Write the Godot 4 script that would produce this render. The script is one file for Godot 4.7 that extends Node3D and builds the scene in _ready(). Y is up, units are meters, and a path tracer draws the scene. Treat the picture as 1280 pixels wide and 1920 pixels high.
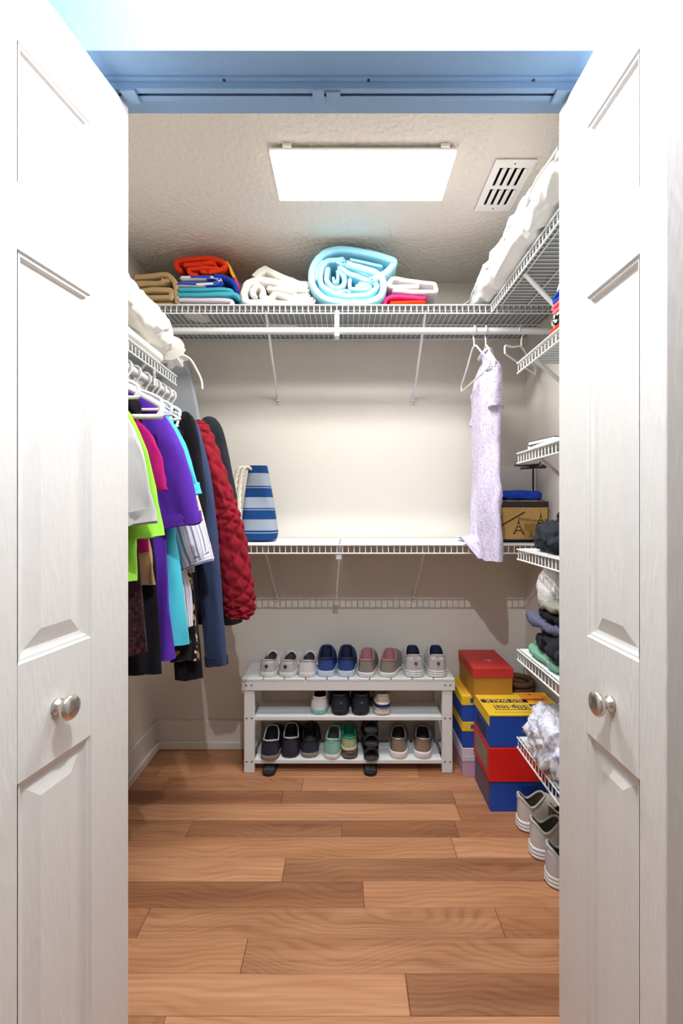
extends Node3D
# A walk-in closet seen through its open bifold doors. Units are metres, the camera looks along -z;
# "deep" values in comments are distances from the camera, so z = -deep.

var noise := FastNoiseLite.new()
var rng := RandomNumberGenerator.new()
var M := {}
var cache := {}
var taken := {}

const CEIL := 2.467
const WL := -1.01      # closet left wall
const WR := 0.956      # closet right wall
const WB := 2.42       # depth of the back wall
const FO := 0.845      # door wall, outer face
const FI := 0.972      # door wall, closet face
const HEAD := 2.12     # underside of the door header

# ------------------------------------------------------------------ helpers: nodes
func numbered(called: String) -> String:
	if not taken.has(called):
		taken[called] = 0
		return called
	taken[called] += 1
	return "%s_%03d" % [called, taken[called]]

func thing(called: String, label: String, category: String, at := Vector3.ZERO, turn := 0.0, group := "") -> Node3D:
	var o := Node3D.new()
	o.name = numbered(called)
	add_child(o)
	o.position = at
	o.rotation.y = turn
	tag(o, label, category, group)
	return o

func tag(o: Node, label: String, category: String, group := "") -> void:
	o.set_meta("label", label)
	o.set_meta("category", category)
	if group != "":
		o.set_meta("group", group)

func part(called: String, mesh: Mesh, m: Material, parent: Node, at := Vector3.ZERO, rot := Vector3.ZERO) -> MeshInstance3D:
	var o := MeshInstance3D.new()
	o.name = called
	o.mesh = mesh
	o.material_override = m
	o.cast_shadow = GeometryInstance3D.SHADOW_CASTING_SETTING_ON
	parent.add_child(o, true)
	o.position = at
	o.rotation = rot
	return o

func struct(called: String, mesh: Mesh, m: Material, at := Vector3.ZERO) -> MeshInstance3D:
	var o := part(called, mesh, m, self, at)
	o.set_meta("kind", "structure")
	return o

# ------------------------------------------------------------------ helpers: meshes
func commit(v: PackedVector3Array, n: PackedVector3Array, uv: PackedVector2Array, idx: PackedInt32Array) -> ArrayMesh:
	var a := []
	a.resize(Mesh.ARRAY_MAX)
	a[Mesh.ARRAY_VERTEX] = v
	a[Mesh.ARRAY_NORMAL] = n
	a[Mesh.ARRAY_TEX_UV] = uv
	a[Mesh.ARRAY_INDEX] = idx
	var m := ArrayMesh.new()
	m.add_surface_from_arrays(Mesh.PRIMITIVE_TRIANGLES, a)
	return m

# convex flat-shaded polygons round the point c
func hull(polys: Array, c := Vector3.ZERO) -> ArrayMesh:
	var v := PackedVector3Array()
	var n := PackedVector3Array()
	var uv := PackedVector2Array()
	var idx := PackedInt32Array()
	for p in polys:
		var mid := Vector3.ZERO
		for q in p:
			mid += q
		mid /= float(p.size())
		var nn: Vector3 = (p[2] - p[0]).cross(p[1] - p[0]).normalized()
		var out := nn.dot(mid - c) > 0.0
		if not out:
			nn = -nn
		var at := v.size()
		for q in p:
			v.append(q)
			n.append(nn)
			if absf(nn.y) > 0.7:
				uv.append(Vector2(q.x, q.z))
			elif absf(nn.x) > 0.7:
				uv.append(Vector2(q.z, -q.y))
			else:
				uv.append(Vector2(q.x, -q.y))
		for k in range(1, p.size() - 1):
			if out:
				idx.append_array([at, at + k, at + k + 1])
			else:
				idx.append_array([at, at + k + 1, at + k])
	return commit(v, n, uv, idx)

# box with chamfered edges, centred
func bx(sx: float, sy: float, sz: float, b := 0.002) -> ArrayMesh:
	var key := "b%.4f_%.4f_%.4f_%.4f" % [sx, sy, sz, b]
	if cache.has(key):
		return cache[key]
	var h := Vector3(sx, sy, sz) / 2.0
	b = minf(b, minf(h.x, minf(h.y, h.z)) * 0.49)
	var polys := []
	var P := func(s: Vector3, ax: int) -> Vector3:
		var q := Vector3(h.x, h.y, h.z) - Vector3(b, b, b)
		q[ax] = h[ax]
		return q * s
	for ax in 3:
		var u := (ax + 1) % 3
		var w := (ax + 2) % 3
		for sg in [-1.0, 1.0]:
			var f := []
			for k in [[-1, -1], [1, -1], [1, 1], [-1, 1]]:
				var s := Vector3.ONE
				s[ax] = sg
				s[u] = k[0]
				s[w] = k[1]
				f.append(P.call(s, ax))
			polys.append(f)
		for a in [-1.0, 1.0]:
			for c in [-1.0, 1.0]:
				var s0 := Vector3.ONE
				s0[u] = a
				s0[w] = c
				s0[ax] = -1.0
				var s1 := s0
				s1[ax] = 1.0
				polys.append([P.call(s0, u), P.call(s1, u), P.call(s1, w), P.call(s0, w)])
	for a in [-1.0, 1.0]:
		for c in [-1.0, 1.0]:
			for d in [-1.0, 1.0]:
				var s := Vector3(a, c, d)
				polys.append([P.call(s, 0), P.call(s, 1), P.call(s, 2)])
	var m := hull(polys)
	cache[key] = m
	return m

# rows of points into a smooth surface
func grid(rows: Array, wrap := true, cap0 := true, cap1 := true, us := 1.0, vs := 1.0) -> ArrayMesh:
	var nr := rows.size()
	var n: int = rows[0].size()
	var cols := n + 1 if wrap else n
	var v := PackedVector3Array()
	var nor := PackedVector3Array()
	var uv := PackedVector2Array()
	var idx := PackedInt32Array()
	var dist := 0.0
	var cents := PackedVector3Array()
	for i in nr:
		var c := Vector3.ZERO
		for p in rows[i]:
			c += p
		c /= float(n)
		cents.append(c)
		if i > 0:
			dist += rows[i][0].distance_to(rows[i - 1][0]) * 0.5 + rows[i][n / 2].distance_to(rows[i - 1][n / 2]) * 0.5
		for j in cols:
			v.append(rows[i][j % n])
			uv.append(Vector2(us * j / float(cols - 1), dist * vs))
	var all := Vector3.ZERO
	for c in cents:
		all += c
	all /= float(nr)
	var vol := 0.0
	for i in nr - 1:
		for j in cols - 1:
			var a := i * cols + j
			var b := a + 1
			var c := a + cols
			var d := c + 1
			idx.append_array([a, b, c, b, d, c])
			if wrap:
				vol += (v[a] - all).dot((v[b] - all).cross(v[c] - all)) + (v[b] - all).dot((v[d] - all).cross(v[c] - all))
	if vol > 0.0:
		for k in range(0, idx.size(), 3):
			var t := idx[k + 1]
			idx[k + 1] = idx[k + 2]
			idx[k + 2] = t
	nor.resize(v.size())
	for k in range(0, idx.size(), 3):
		var f := (v[idx[k + 2]] - v[idx[k]]).cross(v[idx[k + 1]] - v[idx[k]])
		for e in 3:
			nor[idx[k + e]] += f
	if wrap:
		for i in nr:
			var s := nor[i * cols] + nor[i * cols + n]
			nor[i * cols] = s
			nor[i * cols + n] = s
	for k in nor.size():
		nor[k] = nor[k].normalized()
	if wrap:
		for e in 2:
			if (e == 0 and not cap0) or (e == 1 and not cap1):
				continue
			var i := 0 if e == 0 else nr - 1
			var away := cents[i] - cents[1 if e == 0 else nr - 2]
			var c := v.size()
			var f := Vector3.ZERO
			for j in n:
				f += (rows[i][(j + 1) % n] - cents[i]).cross(rows[i][j] - cents[i])
			f = f.normalized()
			var fwd := f.dot(away) >= 0.0
			if not fwd:
				f = -f
			v.append(cents[i])
			nor.append(f)
			uv.append(Vector2(0.5 * us, 0))
			for j in n:
				v.append(rows[i][j])
				nor.append(f)
				uv.append(uv[i * cols + j])
			for j in n:
				if fwd:
					idx.append_array([c, c + 1 + j, c + 1 + (j + 1) % n])
				else:
					idx.append_array([c, c + 1 + (j + 1) % n, c + 1 + j])
	return commit(v, nor, uv, idx)

func smooth(pts: Array, step: int) -> Array:   # Catmull-Rom through points (Vector2 or Vector3)
	var out := []
	for i in pts.size() - 1:
		var a = pts[maxi(i - 1, 0)]
		var b = pts[i]
		var c = pts[i + 1]
		var d = pts[mini(i + 2, pts.size() - 1)]
		for k in step:
			var t := k / float(step)
			out.append(0.5 * (2.0 * b + (c - a) * t + (2.0 * a - 5.0 * b + 4.0 * c - d) * t * t + (3.0 * b - a - 3.0 * c + d) * t * t * t))
	out.append(pts[-1])
	return out

func tube(pts: Array, r: float, seg := 8) -> ArrayMesh:
	var rows := []
	var up := Vector3.UP
	var prev := Vector3.ZERO
	for i in pts.size():
		var t: Vector3 = (pts[mini(i + 1, pts.size() - 1)] - pts[maxi(i - 1, 0)]).normalized()
		var x: Vector3
		if i == 0:
			if absf(t.dot(up)) > 0.95:
				up = Vector3.RIGHT
			x = t.cross(up).normalized()
		else:
			x = (prev - t * prev.dot(t)).normalized()
		prev = x
		var y := t.cross(x)
		var row := PackedVector3Array()
		for j in seg:
			var a := TAU * j / seg
			row.append(pts[i] + (x * cos(a) + y * sin(a)) * r)
		rows.append(row)
	return grid(rows)

func lathe(prof: Array, seg := 20) -> ArrayMesh:   # [[radius, height], ...]
	var rows := []
	for p in prof:
		var row := PackedVector3Array()
		for j in seg:
			var a := TAU * j / seg
			row.append(Vector3(cos(a) * p[0], p[1], sin(a) * p[0]))
		rows.append(row)
	return grid(rows)

func join(list: Array) -> ArrayMesh:   # [[mesh, Transform3D or Vector3], ...] pieces of one part
	var st := SurfaceTool.new()
	for e in list:
		var x: Transform3D = e[1] if e[1] is Transform3D else Transform3D(Basis(), e[1])
		st.append_from(e[0], 0, x)
	return st.commit()

func sp(c: float, e: float) -> float:
	return signf(c) * pow(absf(c), e)

# a hanging or lying tube of cloth: path, half widths (across), half depths (along w), folds that swing the cloth along w
func drape(path: Array, au: Array, bw: Array, w: Vector3, n: int, amp: float, freq: float, ph: float, o := {}) -> ArrayMesh:
	var rows := []
	var k := path.size()
	var widest := 0.0
	var full: float = au.max()
	var e: float = o.get("e", 0.8)
	for i in k:
		var t: Vector3 = (path[mini(i + 1, k - 1)] - path[maxi(i - 1, 0)]).normalized()
		var u := t.cross(w).normalized()
		var g := i / float(k - 1)
		var row := PackedVector3Array()
		widest = maxf(widest, au[i])
		for j in n:
			var a := TAU * j / n
			var du: float = au[i] * sp(cos(a), e)
			var dw: float = bw[i] * sp(sin(a), e)
			var f: float = amp * (float(o.get("f0", 0.15)) + g)
			var sw: float = f * sin(freq * du + ph + 2.0 * noise.get_noise_2d(du * 300.0, g * 120.0 + ph * 50.0))
			sw += f * 0.8 * noise.get_noise_2d(du * 500.0 + ph * 90.0, g * 160.0)
			var cr: float = o.get("crease", 0.009)
			sw += cr * (0.5 - 2.0 * absf(noise.get_noise_3d(du * 1100.0 + ph * 60.0, g * 330.0 + du * 700.0, sin(a) * 25.0)))
			var q: Vector3 = path[i] + u * du + w * (dw + sw)
			if i >= k - 3:
				q -= t * (o.get("ragged", 0.012) * noise.get_noise_2d(du * 900.0, ph * 40.0 + sin(a) * 12.0)) * (i - k + 3) / 2.0
			q += u * (amp * 0.5 * noise.get_noise_2d(ph * 77.0 + g * 300.0, sin(a) * 40.0))
			if o.has("quilt"):
				var z: float = o.quilt
				var qa := (j / float(n)) * TAU * full / z * 0.62
				var qb := g * float(o.quilt_len) / z
				var puff := sqrt(minf(absf(sin((qa + qb) * PI)), absf(sin((qa - qb) * PI))))
				var outw := (u * cos(a) * 0.7 + w * sin(a)).normalized()
				q += outw * (puff - 0.5) * float(o.puff)
			if o.has("warp"):
				q = o.warp.call(q)
			row.append(q)
		rows.append(row)
	return grid(rows, true, true, true, widest * 4.0, 1.0)

func lerps(keys: Array, n: int) -> Array:   # even spread of values along [t, value] keys
	var out := []
	for i in n:
		out.append(at_key(keys, i / float(n - 1)))
	return out

func at_key(keys: Array, t: float):
	for k in keys.size() - 1:
		if t <= keys[k + 1][0]:
			var f: float = (t - keys[k][0]) / maxf(keys[k + 1][0] - keys[k][0], 1e-6)
			return keys[k][1] + (keys[k + 1][1] - keys[k][1]) * f
	return keys[-1][1]

# a thick sheet that follows a 2D fold line (x, y), drawn out to depth (z from 0 to -depth)
func ribbon(line: Array, t: float, depth: float, wob := 0.004, seed_ := 0.0) -> ArrayMesh:
	var p := smooth(line, 6)
	var k := p.size()
	var rows := []
	var ends := [[0.0, 0.45], [t * 0.12, 0.8], [t * 0.4, 1.0]]
	var mids := 6
	var zs := []
	for e in ends:
		zs.append(e)
	for m in mids:
		zs.append([t * 0.4 + (depth - t * 0.8) * (m + 1) / float(mids + 1), 1.0])
	for e in [2, 1, 0]:
		zs.append([depth - ends[e][0], ends[e][1]])
	for z in zs:
		var row := PackedVector3Array()
		var left := []
		var right := []
		for i in k:
			var d: Vector2 = (p[mini(i + 1, k - 1)] - p[maxi(i - 1, 0)]).normalized()
			var nn := Vector2(-d.y, d.x)
			var c: Vector2 = p[i] + Vector2(noise.get_noise_3d(i * 9.0 + seed_ * 31.0, z[0] * 300.0, 0.0), noise.get_noise_3d(i * 9.0, z[0] * 300.0, 50.0 + seed_)) * wob
			var h: float = t * 0.5 * z[1]
			var zz: float = -z[0] + noise.get_noise_2d(i * 12.0, seed_ * 40.0) * wob * 1.2
			left.append(Vector3(c.x + nn.x * h, c.y + nn.y * h, zz))
			right.append(Vector3(c.x - nn.x * h, c.y - nn.y * h, zz))
		for q in left:
			row.append(q)
		var de: Vector3 = (left[-1] - left[-2]).normalized() * t * 0.4 * float(z[1])
		row.append((left[-1] + right[-1]) * 0.5 + de)
		right.reverse()
		for q in right:
			row.append(q)
		var ds: Vector3 = (left[0] - left[1]).normalized() * t * 0.4 * float(z[1])
		row.append((left[0] + right[-1]) * 0.5 + ds)
		rows.append(row)
	var side := grid(rows, true, false, false, 1.0, 1.0)
	# the two end faces: strips between the two sides
	var v := PackedVector3Array()
	var nor := PackedVector3Array()
	var uv := PackedVector2Array()
	var idx := PackedInt32Array()
	for e in 2:
		var row: PackedVector3Array = rows[0] if e == 0 else rows[-1]
		var nn := Vector3(0, 0, 1) if e == 0 else Vector3(0, 0, -1)
		var at := v.size()
		for i in k:
			v.append(row[i])
			v.append(row[2 * k - i])
			nor.append(nn)
			nor.append(nn)
			uv.append(Vector2(i / float(k), 0))
			uv.append(Vector2(i / float(k), 0.05))
		for i in k - 1:
			var a := at + i * 2
			for tri in [[a, a + 1, a + 2], [a + 1, a + 3, a + 2]]:
				var f: Vector3 = (v[tri[2]] - v[tri[0]]).cross(v[tri[1]] - v[tri[0]])
				if f.dot(nn) >= 0.0:
					idx.append_array([tri[0], tri[1], tri[2]])
				else:
					idx.append_array([tri[0], tri[2], tri[1]])
	return join([[side, Vector3.ZERO], [commit(v, nor, uv, idx), Vector3.ZERO]])

# a stuffed or crumpled body: rounded box with the pole along z, wrinkled by noise
func blob(sx: float, sy: float, sz: float, e: float, amp: float, fr: float, seed_: float, ridge := false, nu := 40, nv := 36, flat := -1.0) -> ArrayMesh:
	var rows := []
	for i in nv + 1:
		var la := -PI / 2 + PI * i / nv
		var row := PackedVector3Array()
		for j in nu:
			var lo := TAU * j / nu
			var q := Vector3(sp(cos(la), e) * sp(cos(lo), e) * sx / 2, sp(cos(la), e) * sp(sin(lo), e) * sy / 2, sp(sin(la), e) * sz / 2)
			var f := q * fr * 9000.0 + Vector3(seed_ * 133.0, seed_ * 71.0, 0)
			var d := noise.get_noise_3dv(f)
			if ridge:
				d = 0.6 - 2.2 * absf(noise.get_noise_3dv(f + Vector3(30, 0, 0) * noise.get_noise_3dv(f * 0.5))) + 0.5 * noise.get_noise_3dv(f * 2.3)
			var dir := Vector3(q.x / (sx * sx), q.y / (sy * sy), q.z / (sz * sz)).normalized()
			q += dir * d * amp
			if flat > 0.0:
				q.y = maxf(q.y, -sy / 2 * flat)
			row.append(q)
		rows.append(row)
	return grid(rows, true, false, false, 1.0, 1.0)

# ------------------------------------------------------------------ helpers: materials
func mat(called: String, hex: String, rough := 0.8, o := {}) -> StandardMaterial3D:
	var m := StandardMaterial3D.new()
	m.resource_name = called
	m.albedo_color = Color(hex)
	m.roughness = rough
	m.metallic = o.get("metal", 0.0)
	m.metallic_specular = o.get("spec", 0.5)
	if o.has("tex"):
		m.albedo_texture = o.tex
		m.uv1_scale = o.get("uv", Vector3.ONE)
	if o.has("bump"):
		m.normal_enabled = true
		m.normal_texture = o.bump
		m.normal_scale = o.get("bs", 0.5)
		if not o.has("tex"):
			m.uv1_triplanar = true
			m.uv1_scale = o.get("uv", Vector3.ONE * 8.0)
			m.uv1_world_triplanar = o.get("world", false)
	if o.get("cloth", false):
		m.rim_enabled = true
		m.rim = o.get("rim", 0.25)
		m.rim_tint = 0.6
		m.metallic_specular = 0.2
	M[called] = m
	return m

func noise_normal(freq: float, strength: float, seed_ := 1, kind := FastNoiseLite.TYPE_SIMPLEX_SMOOTH, oct := 3) -> NoiseTexture2D:
	var f := FastNoiseLite.new()
	f.seed = seed_
	f.noise_type = kind
	f.frequency = freq
	f.fractal_octaves = oct
	var t := NoiseTexture2D.new()
	t.width = 512
	t.height = 512
	t.seamless = true
	t.noise = f
	t.as_normal_map = true
	t.bump_strength = strength
	return t

func picture(w: int, h: int, f: Callable) -> ImageTexture:
	var d := PackedByteArray()
	d.resize(w * h * 3)
	var k := 0
	for y in h:
		for x in w:
			var c: Color = f.call(x, y)
			d[k] = clampi(int(c.r * 255.0), 0, 255)
			d[k + 1] = clampi(int(c.g * 255.0), 0, 255)
			d[k + 2] = clampi(int(c.b * 255.0), 0, 255)
			k += 3
	return ImageTexture.create_from_image(Image.create_from_data(w, h, false, Image.FORMAT_RGB8, d))

func speckles(w: int, h: int, base: Color, marks: Array, seed_: int) -> ImageTexture:
	# marks: [[colour, how many, smallest, largest half size], ...]
	var im := Image.create(w, h, false, Image.FORMAT_RGB8)
	im.fill(base)
	var r := RandomNumberGenerator.new()
	r.seed = seed_
	for m in marks:
		for i in m[1]:
			var cx := r.randf() * w
			var cy := r.randf() * h
			var ra := r.randf_range(m[2], m[3])
			var rb := ra * r.randf_range(0.5, 1.0)
			var an := r.randf() * PI
			for y in range(int(cy - ra), int(cy + ra) + 1):
				for x in range(int(cx - ra), int(cx + ra) + 1):
					var p := (Vector2(x, y) - Vector2(cx, cy)).rotated(an)
					if p.x * p.x / (ra * ra) + p.y * p.y / (rb * rb) < 1.0:
						im.set_pixel(posmod(x, w), posmod(y, h), m[0])
	return ImageTexture.create_from_image(im)

func wood_picture(seed_: int, light: Color, dark: Color, swirl: float) -> ImageTexture:
	# 2.2 m x 0.107 m of plank: growth rings cut flat, with fine pores along the grain
	var f := FastNoiseLite.new()
	f.seed = seed_
	f.frequency = 0.01
	f.fractal_octaves = 2
	f.fractal_gain = 0.3
	var p := FastNoiseLite.new()
	p.seed = seed_ + 50
	p.frequency = 0.01
	p.fractal_octaves = 3
	return picture(1024, 96, func(x: int, y: int) -> Color:
		var lx := x * 1.0
		var ly := y * 1.0
		var warp := f.get_noise_2d(lx * 0.45, ly * 0.55) * 70.0 * swirl
		var rate := 0.30 + 0.14 * f.get_noise_2d(lx * 0.1 + 40.0, ly * 0.3)
		var ring := 0.5 + 0.5 * sin((ly + warp) * rate)
		ring = pow(ring, 2.2) * (0.55 + 0.45 * p.get_noise_2d(lx * 0.5, ly * 3.0))
		var pore := p.get_noise_2d(lx * 1.3, ly * 42.0) * 0.5 + 0.5
		var streak := p.get_noise_2d(lx * 0.25, ly * 9.0 + 200.0) * 0.5 + 0.5
		var broad := f.get_noise_2d(lx * 0.35 + 300.0, ly * 1.6 + 500.0) * 0.5 + 0.5
		var k := clampf(0.34 * ring + 0.3 * pore + 0.36 * streak + 0.42 * broad - 0.22, 0.0, 1.0)
		k = clampf((k - 0.45) * 1.35 + 0.48, 0.0, 1.0)
		return light.lerp(dark, k))

func make_materials() -> void:
	noise.seed = 11
	noise.frequency = 0.01
	noise.noise_type = FastNoiseLite.TYPE_SIMPLEX_SMOOTH
	noise.fractal_octaves = 3
	var orange_peel := noise_normal(0.02, 6.0, 3)
	var knock := noise_normal(0.016, 14.0, 5, FastNoiseLite.TYPE_SIMPLEX_SMOOTH, 4)
	var weave := noise_normal(0.12, 5.0, 8)
	var terry := noise_normal(0.06, 12.0, 9)
	var grain := noise_normal(0.02, 5.0, 12)
	mat("wall paint", "#e2dcd2", 0.75, {"bump": orange_peel, "bs": 0.14, "uv": Vector3.ONE * 5.0, "world": true})
	mat("ceiling paint", "#e6dfd6", 0.8, {"bump": knock, "bs": 0.8, "uv": Vector3.ONE * 4.2, "world": true})
	mat("room ceiling", "#ecebe8", 0.9)
	mat("blue paint", "#90b6dd", 0.6, {"bump": orange_peel, "bs": 0.2, "uv": Vector3.ONE * 3.0, "world": true})
	mat("room wall", "#e4e0d9", 0.8)
	mat("blue trim", "#90b4da", 0.45)
	mat("base white", "#e3ddd3", 0.5)
	mat("door white", "#e3e0db", 0.42, {"bump": grain, "bs": 0.18, "uv": Vector3(14, 1.2, 14)})
	mat("nickel", "#d9d4cc", 0.28, {"metal": 1.0})
	mat("steel", "#b9b9b6", 0.4, {"metal": 1.0})
	mat("wire white", "#e9eae8", 0.4)
	mat("bracket white", "#e2e4e4", 0.4)
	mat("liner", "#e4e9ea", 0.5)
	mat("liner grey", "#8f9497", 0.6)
	mat("plastic white", "#eeeeea", 0.35)
	mat("housing white", "#f1f0ee", 0.5)
	mat("duct steel", "#8d8f90", 0.5, {"metal": 0.7})
	mat("black edge", "#2b2826", 0.9)
	mat("rack white", "#e6e8e8", 0.45)
	mat("screw", "#4a4744", 0.5, {"metal": 0.6})
	var glow := mat("panel glow", "#ffffff", 0.6)
	glow.emission_enabled = true
	glow.emission = Color(1.0, 0.985, 0.96)
	glow.emission_energy_multiplier = 4.0
	var bulb := mat("bulb glow", "#ffffff", 0.6)
	bulb.emission_enabled = true
	bulb.emission = Color(1.0, 0.97, 0.93)
	bulb.emission_energy_multiplier = 4.0
	# woods
	var tones := [["#d6a079", "#ab734c"], ["#ce966e", "#a26b46"], ["#b07c58", "#825438"], ["#a8734f", "#7a4d33"], ["#c58f68", "#8f5e3e"], ["#bd845d", "#8b593a"]]
	for i in 6:
		mat("plank %d" % i, "#ffffff", 0.38, {"tex": wood_picture(20 + i, Color(tones[i][0]), Color(tones[i][1]), [0.45, 0.6, 0.95, 0.7, 1.15, 0.9][i]), "uv": Vector3(1.0 / 2.2, 9.3, 1)})
	# cloth of one colour
	var plain := {
		"beige": "#c9ab7e", "red orange": "#f0401c", "yellow": "#f0b428", "cobalt": "#2447b0", "aqua": "#4fb9cf", "pale print": "#dcd3da", "cream white": "#efebe2", "sky": "#a5e2f5",
		"hot pink": "#e0387c", "towel white": "#efe9e8", "snow": "#f1f1ef", "bag white": "#f0ece4", "grey": "#bdbab6", "lime": "#9be04a", "magenta": "#a01860", "purple": "#5a2fa0", "deep purple": "#4f2b86",
		"turquoise": "#52c8dc", "black": "#1d1c20", "navy": "#3a4664", "dark navy": "#2b3147", "wine": "#851c28", "tan": "#c9a37c", "brown black": "#2c1f22", "board grey": "#a7acb3",
		"royal": "#1f3f9e", "charcoal": "#2d2f36", "slate": "#5b5d72", "olive grey": "#8b8b80", "sage": "#7fae96", "mint": "#b9dccd", "coral": "#ef6a70", "lemon": "#e6ea22", "pale aqua": "#bfe0e0", "maroon": "#45141a", "rope": "#e3dbc9",
		"plum": "#4b2634"}
	for k in plain:
		mat(k, plain[k], 0.9, {"bump": weave, "bs": 0.5, "uv": Vector3.ONE * 9.0, "cloth": true})
	for k in ["beige", "red orange", "yellow", "cobalt", "aqua", "cream white", "sky", "hot pink", "towel white"]:
		M[k].normal_texture = terry
		M[k].normal_scale = 0.9
	# printed cloth
	mat("lilac print", "#ffffff", 0.9, {"tex": speckles(512, 512, Color("#cfc8e2"), [[Color("#e6dcec"), 900, 3, 9], [Color("#e4c9d6"), 500, 2, 6], [Color("#b7b4e0"), 500, 2, 6], [Color("#6f689c"), 420, 1.5, 4.5], [Color("#f4f0f8"), 350, 1.5, 4]], 5), "uv": Vector3(4, 4, 1), "cloth": true})
	mat("cream floral", "#ffffff", 0.9, {"tex": speckles(256, 256, Color("#ddd3c2"), [[Color("#b9a17e"), 160, 2, 6], [Color("#c9788a"), 60, 2, 4], [Color("#8f8a6a"), 70, 1, 4], [Color("#f2ece0"), 120, 2, 5]], 6), "uv": Vector3(5, 5, 1), "cloth": true})
	mat("white floral", "#ffffff", 0.9, {"tex": speckles(256, 256, Color("#e6e6ee"), [[Color("#b9bcd8"), 90, 4, 12], [Color("#cfc6dd"), 70, 4, 10], [Color("#c9d6d6"), 40, 3, 8], [Color("#f5f5f8"), 120, 3, 8]], 7), "uv": Vector3(3, 6, 1), "cloth": true})
	mat("gold leaf print", "#ffffff", 0.8, {"tex": speckles(256, 256, Color("#17151a"), [[Color("#a37b46"), 60, 5, 14], [Color("#d8c092"), 40, 3, 8]], 8), "uv": Vector3(4, 4, 1), "cloth": true})
	mat("maroon fleck", "#ffffff", 0.9, {"tex": speckles(256, 256, Color("#2e171d"), [[Color("#47202a"), 300, 2, 7], [Color("#181114"), 300, 2, 7]], 9), "uv": Vector3(4, 4, 1), "cloth": true})
	mat("striped cotton", "#ffffff", 0.9, {"tex": picture(128, 4, func(x: int, _y: int) -> Color:
		var s := x % 32
		return Color("#7f83a8") if s < 6 else (Color("#b8a6b4") if s > 17 and s < 22 else Color("#e3e0e6"))), "uv": Vector3(12, 1, 1), "cloth": true})
	mat("cross striped cotton", "#ffffff", 0.9, {"tex": picture(4, 128, func(_x: int, y: int) -> Color:
		var s := y % 32
		return Color("#7f83a8") if s < 9 else (Color("#b8a6b4") if s > 17 and s < 22 else Color("#e6e3e8"))), "uv": Vector3(1, 11, 1), "cloth": true})
	mat("checked towel", "#ffffff", 0.95, {"tex": picture(64, 64, func(x: int, y: int) -> Color:
		return Color("#2146b4") if (x / 16 + y / 32) % 2 == 0 else Color("#e9e2dd")), "uv": Vector3(2, 2, 1), "cloth": true})
	mat("zebra towel", "#ffffff", 0.95, {"tex": picture(64, 4, func(x: int, _y: int) -> Color:
		return Color("#1a1a1c") if x % 16 < 9 else Color("#eeeeee")), "uv": Vector3(5, 1, 1), "cloth": true})
	# shoes
	var leather := {"shoe white": "#eae8e9", "shoe silver": "#c6c1c5", "shoe navy": "#28498f", "shoe ink": "#1c2545", "sole ice": "#d7e2ef", "shoe taupe": "#8f8780", "shoe pink": "#b98289", "sole white": "#f0f0ef", "shoe black": "#1b1c22", "shoe blueblack": "#22263a", "shoe mint": "#8cc6b6", "shoe green": "#a8b78a", "shoe teal": "#1f8a70", "shoe sand": "#cfc4b0", "shoe grey": "#d0cdc6", "shoe olive": "#5d574b", "lace": "#d9d6cf", "shoe dark grey": "#4b4a4a", "sole smoke": "#8e8580"}
	for k in leather:
		mat(k, leather[k], 0.6, {"bump": weave, "bs": 0.35, "uv": Vector3.ONE * 14.0})
	mat("shoe metallic", "#a39b93", 0.35, {"metal": 0.6, "bump": weave, "bs": 0.25, "uv": Vector3.ONE * 14.0})
	# card
	for k in {"card red": "#bd2f2a", "card bright red": "#dc1512", "card ochre": "#b07d2c", "card blue": "#184bb0", "card yellow": "#f0c62e", "card orange": "#ef9a28", "card pink": "#c9a0b8", "card pale": "#d9cdd9", "card white": "#eceae6", "card navy": "#1a2b52", "card tan": "#b48c4e"}.keys():
		var hexes := {"card red": "#bd2f2a", "card bright red": "#dc1512", "card ochre": "#b07d2c", "card blue": "#184bb0", "card yellow": "#f0c62e", "card orange": "#ef9a28", "card pink": "#c9a0b8", "card pale": "#d9cdd9", "card white": "#eceae6", "card navy": "#1a2b52", "card tan": "#b48c4e"}
		mat(k, hexes[k], 0.55)
	mat("card mauve", "#6a5660", 0.55)
	mat("card moss", "#8a8068", 0.55)
	mat("wicker", "#6d4a2f", 0.8, {"bump": terry, "bs": 1.0, "uv": Vector3.ONE * 12.0})
	mat("print ink", "#17264d", 0.7)
	mat("film", "#e9e4e4", 0.45, {"bump": terry, "bs": 0.4, "uv": Vector3.ONE * 5.0})
	M["film"].backlight_enabled = true
	M["film"].backlight = Color(0.35, 0.35, 0.35)

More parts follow.
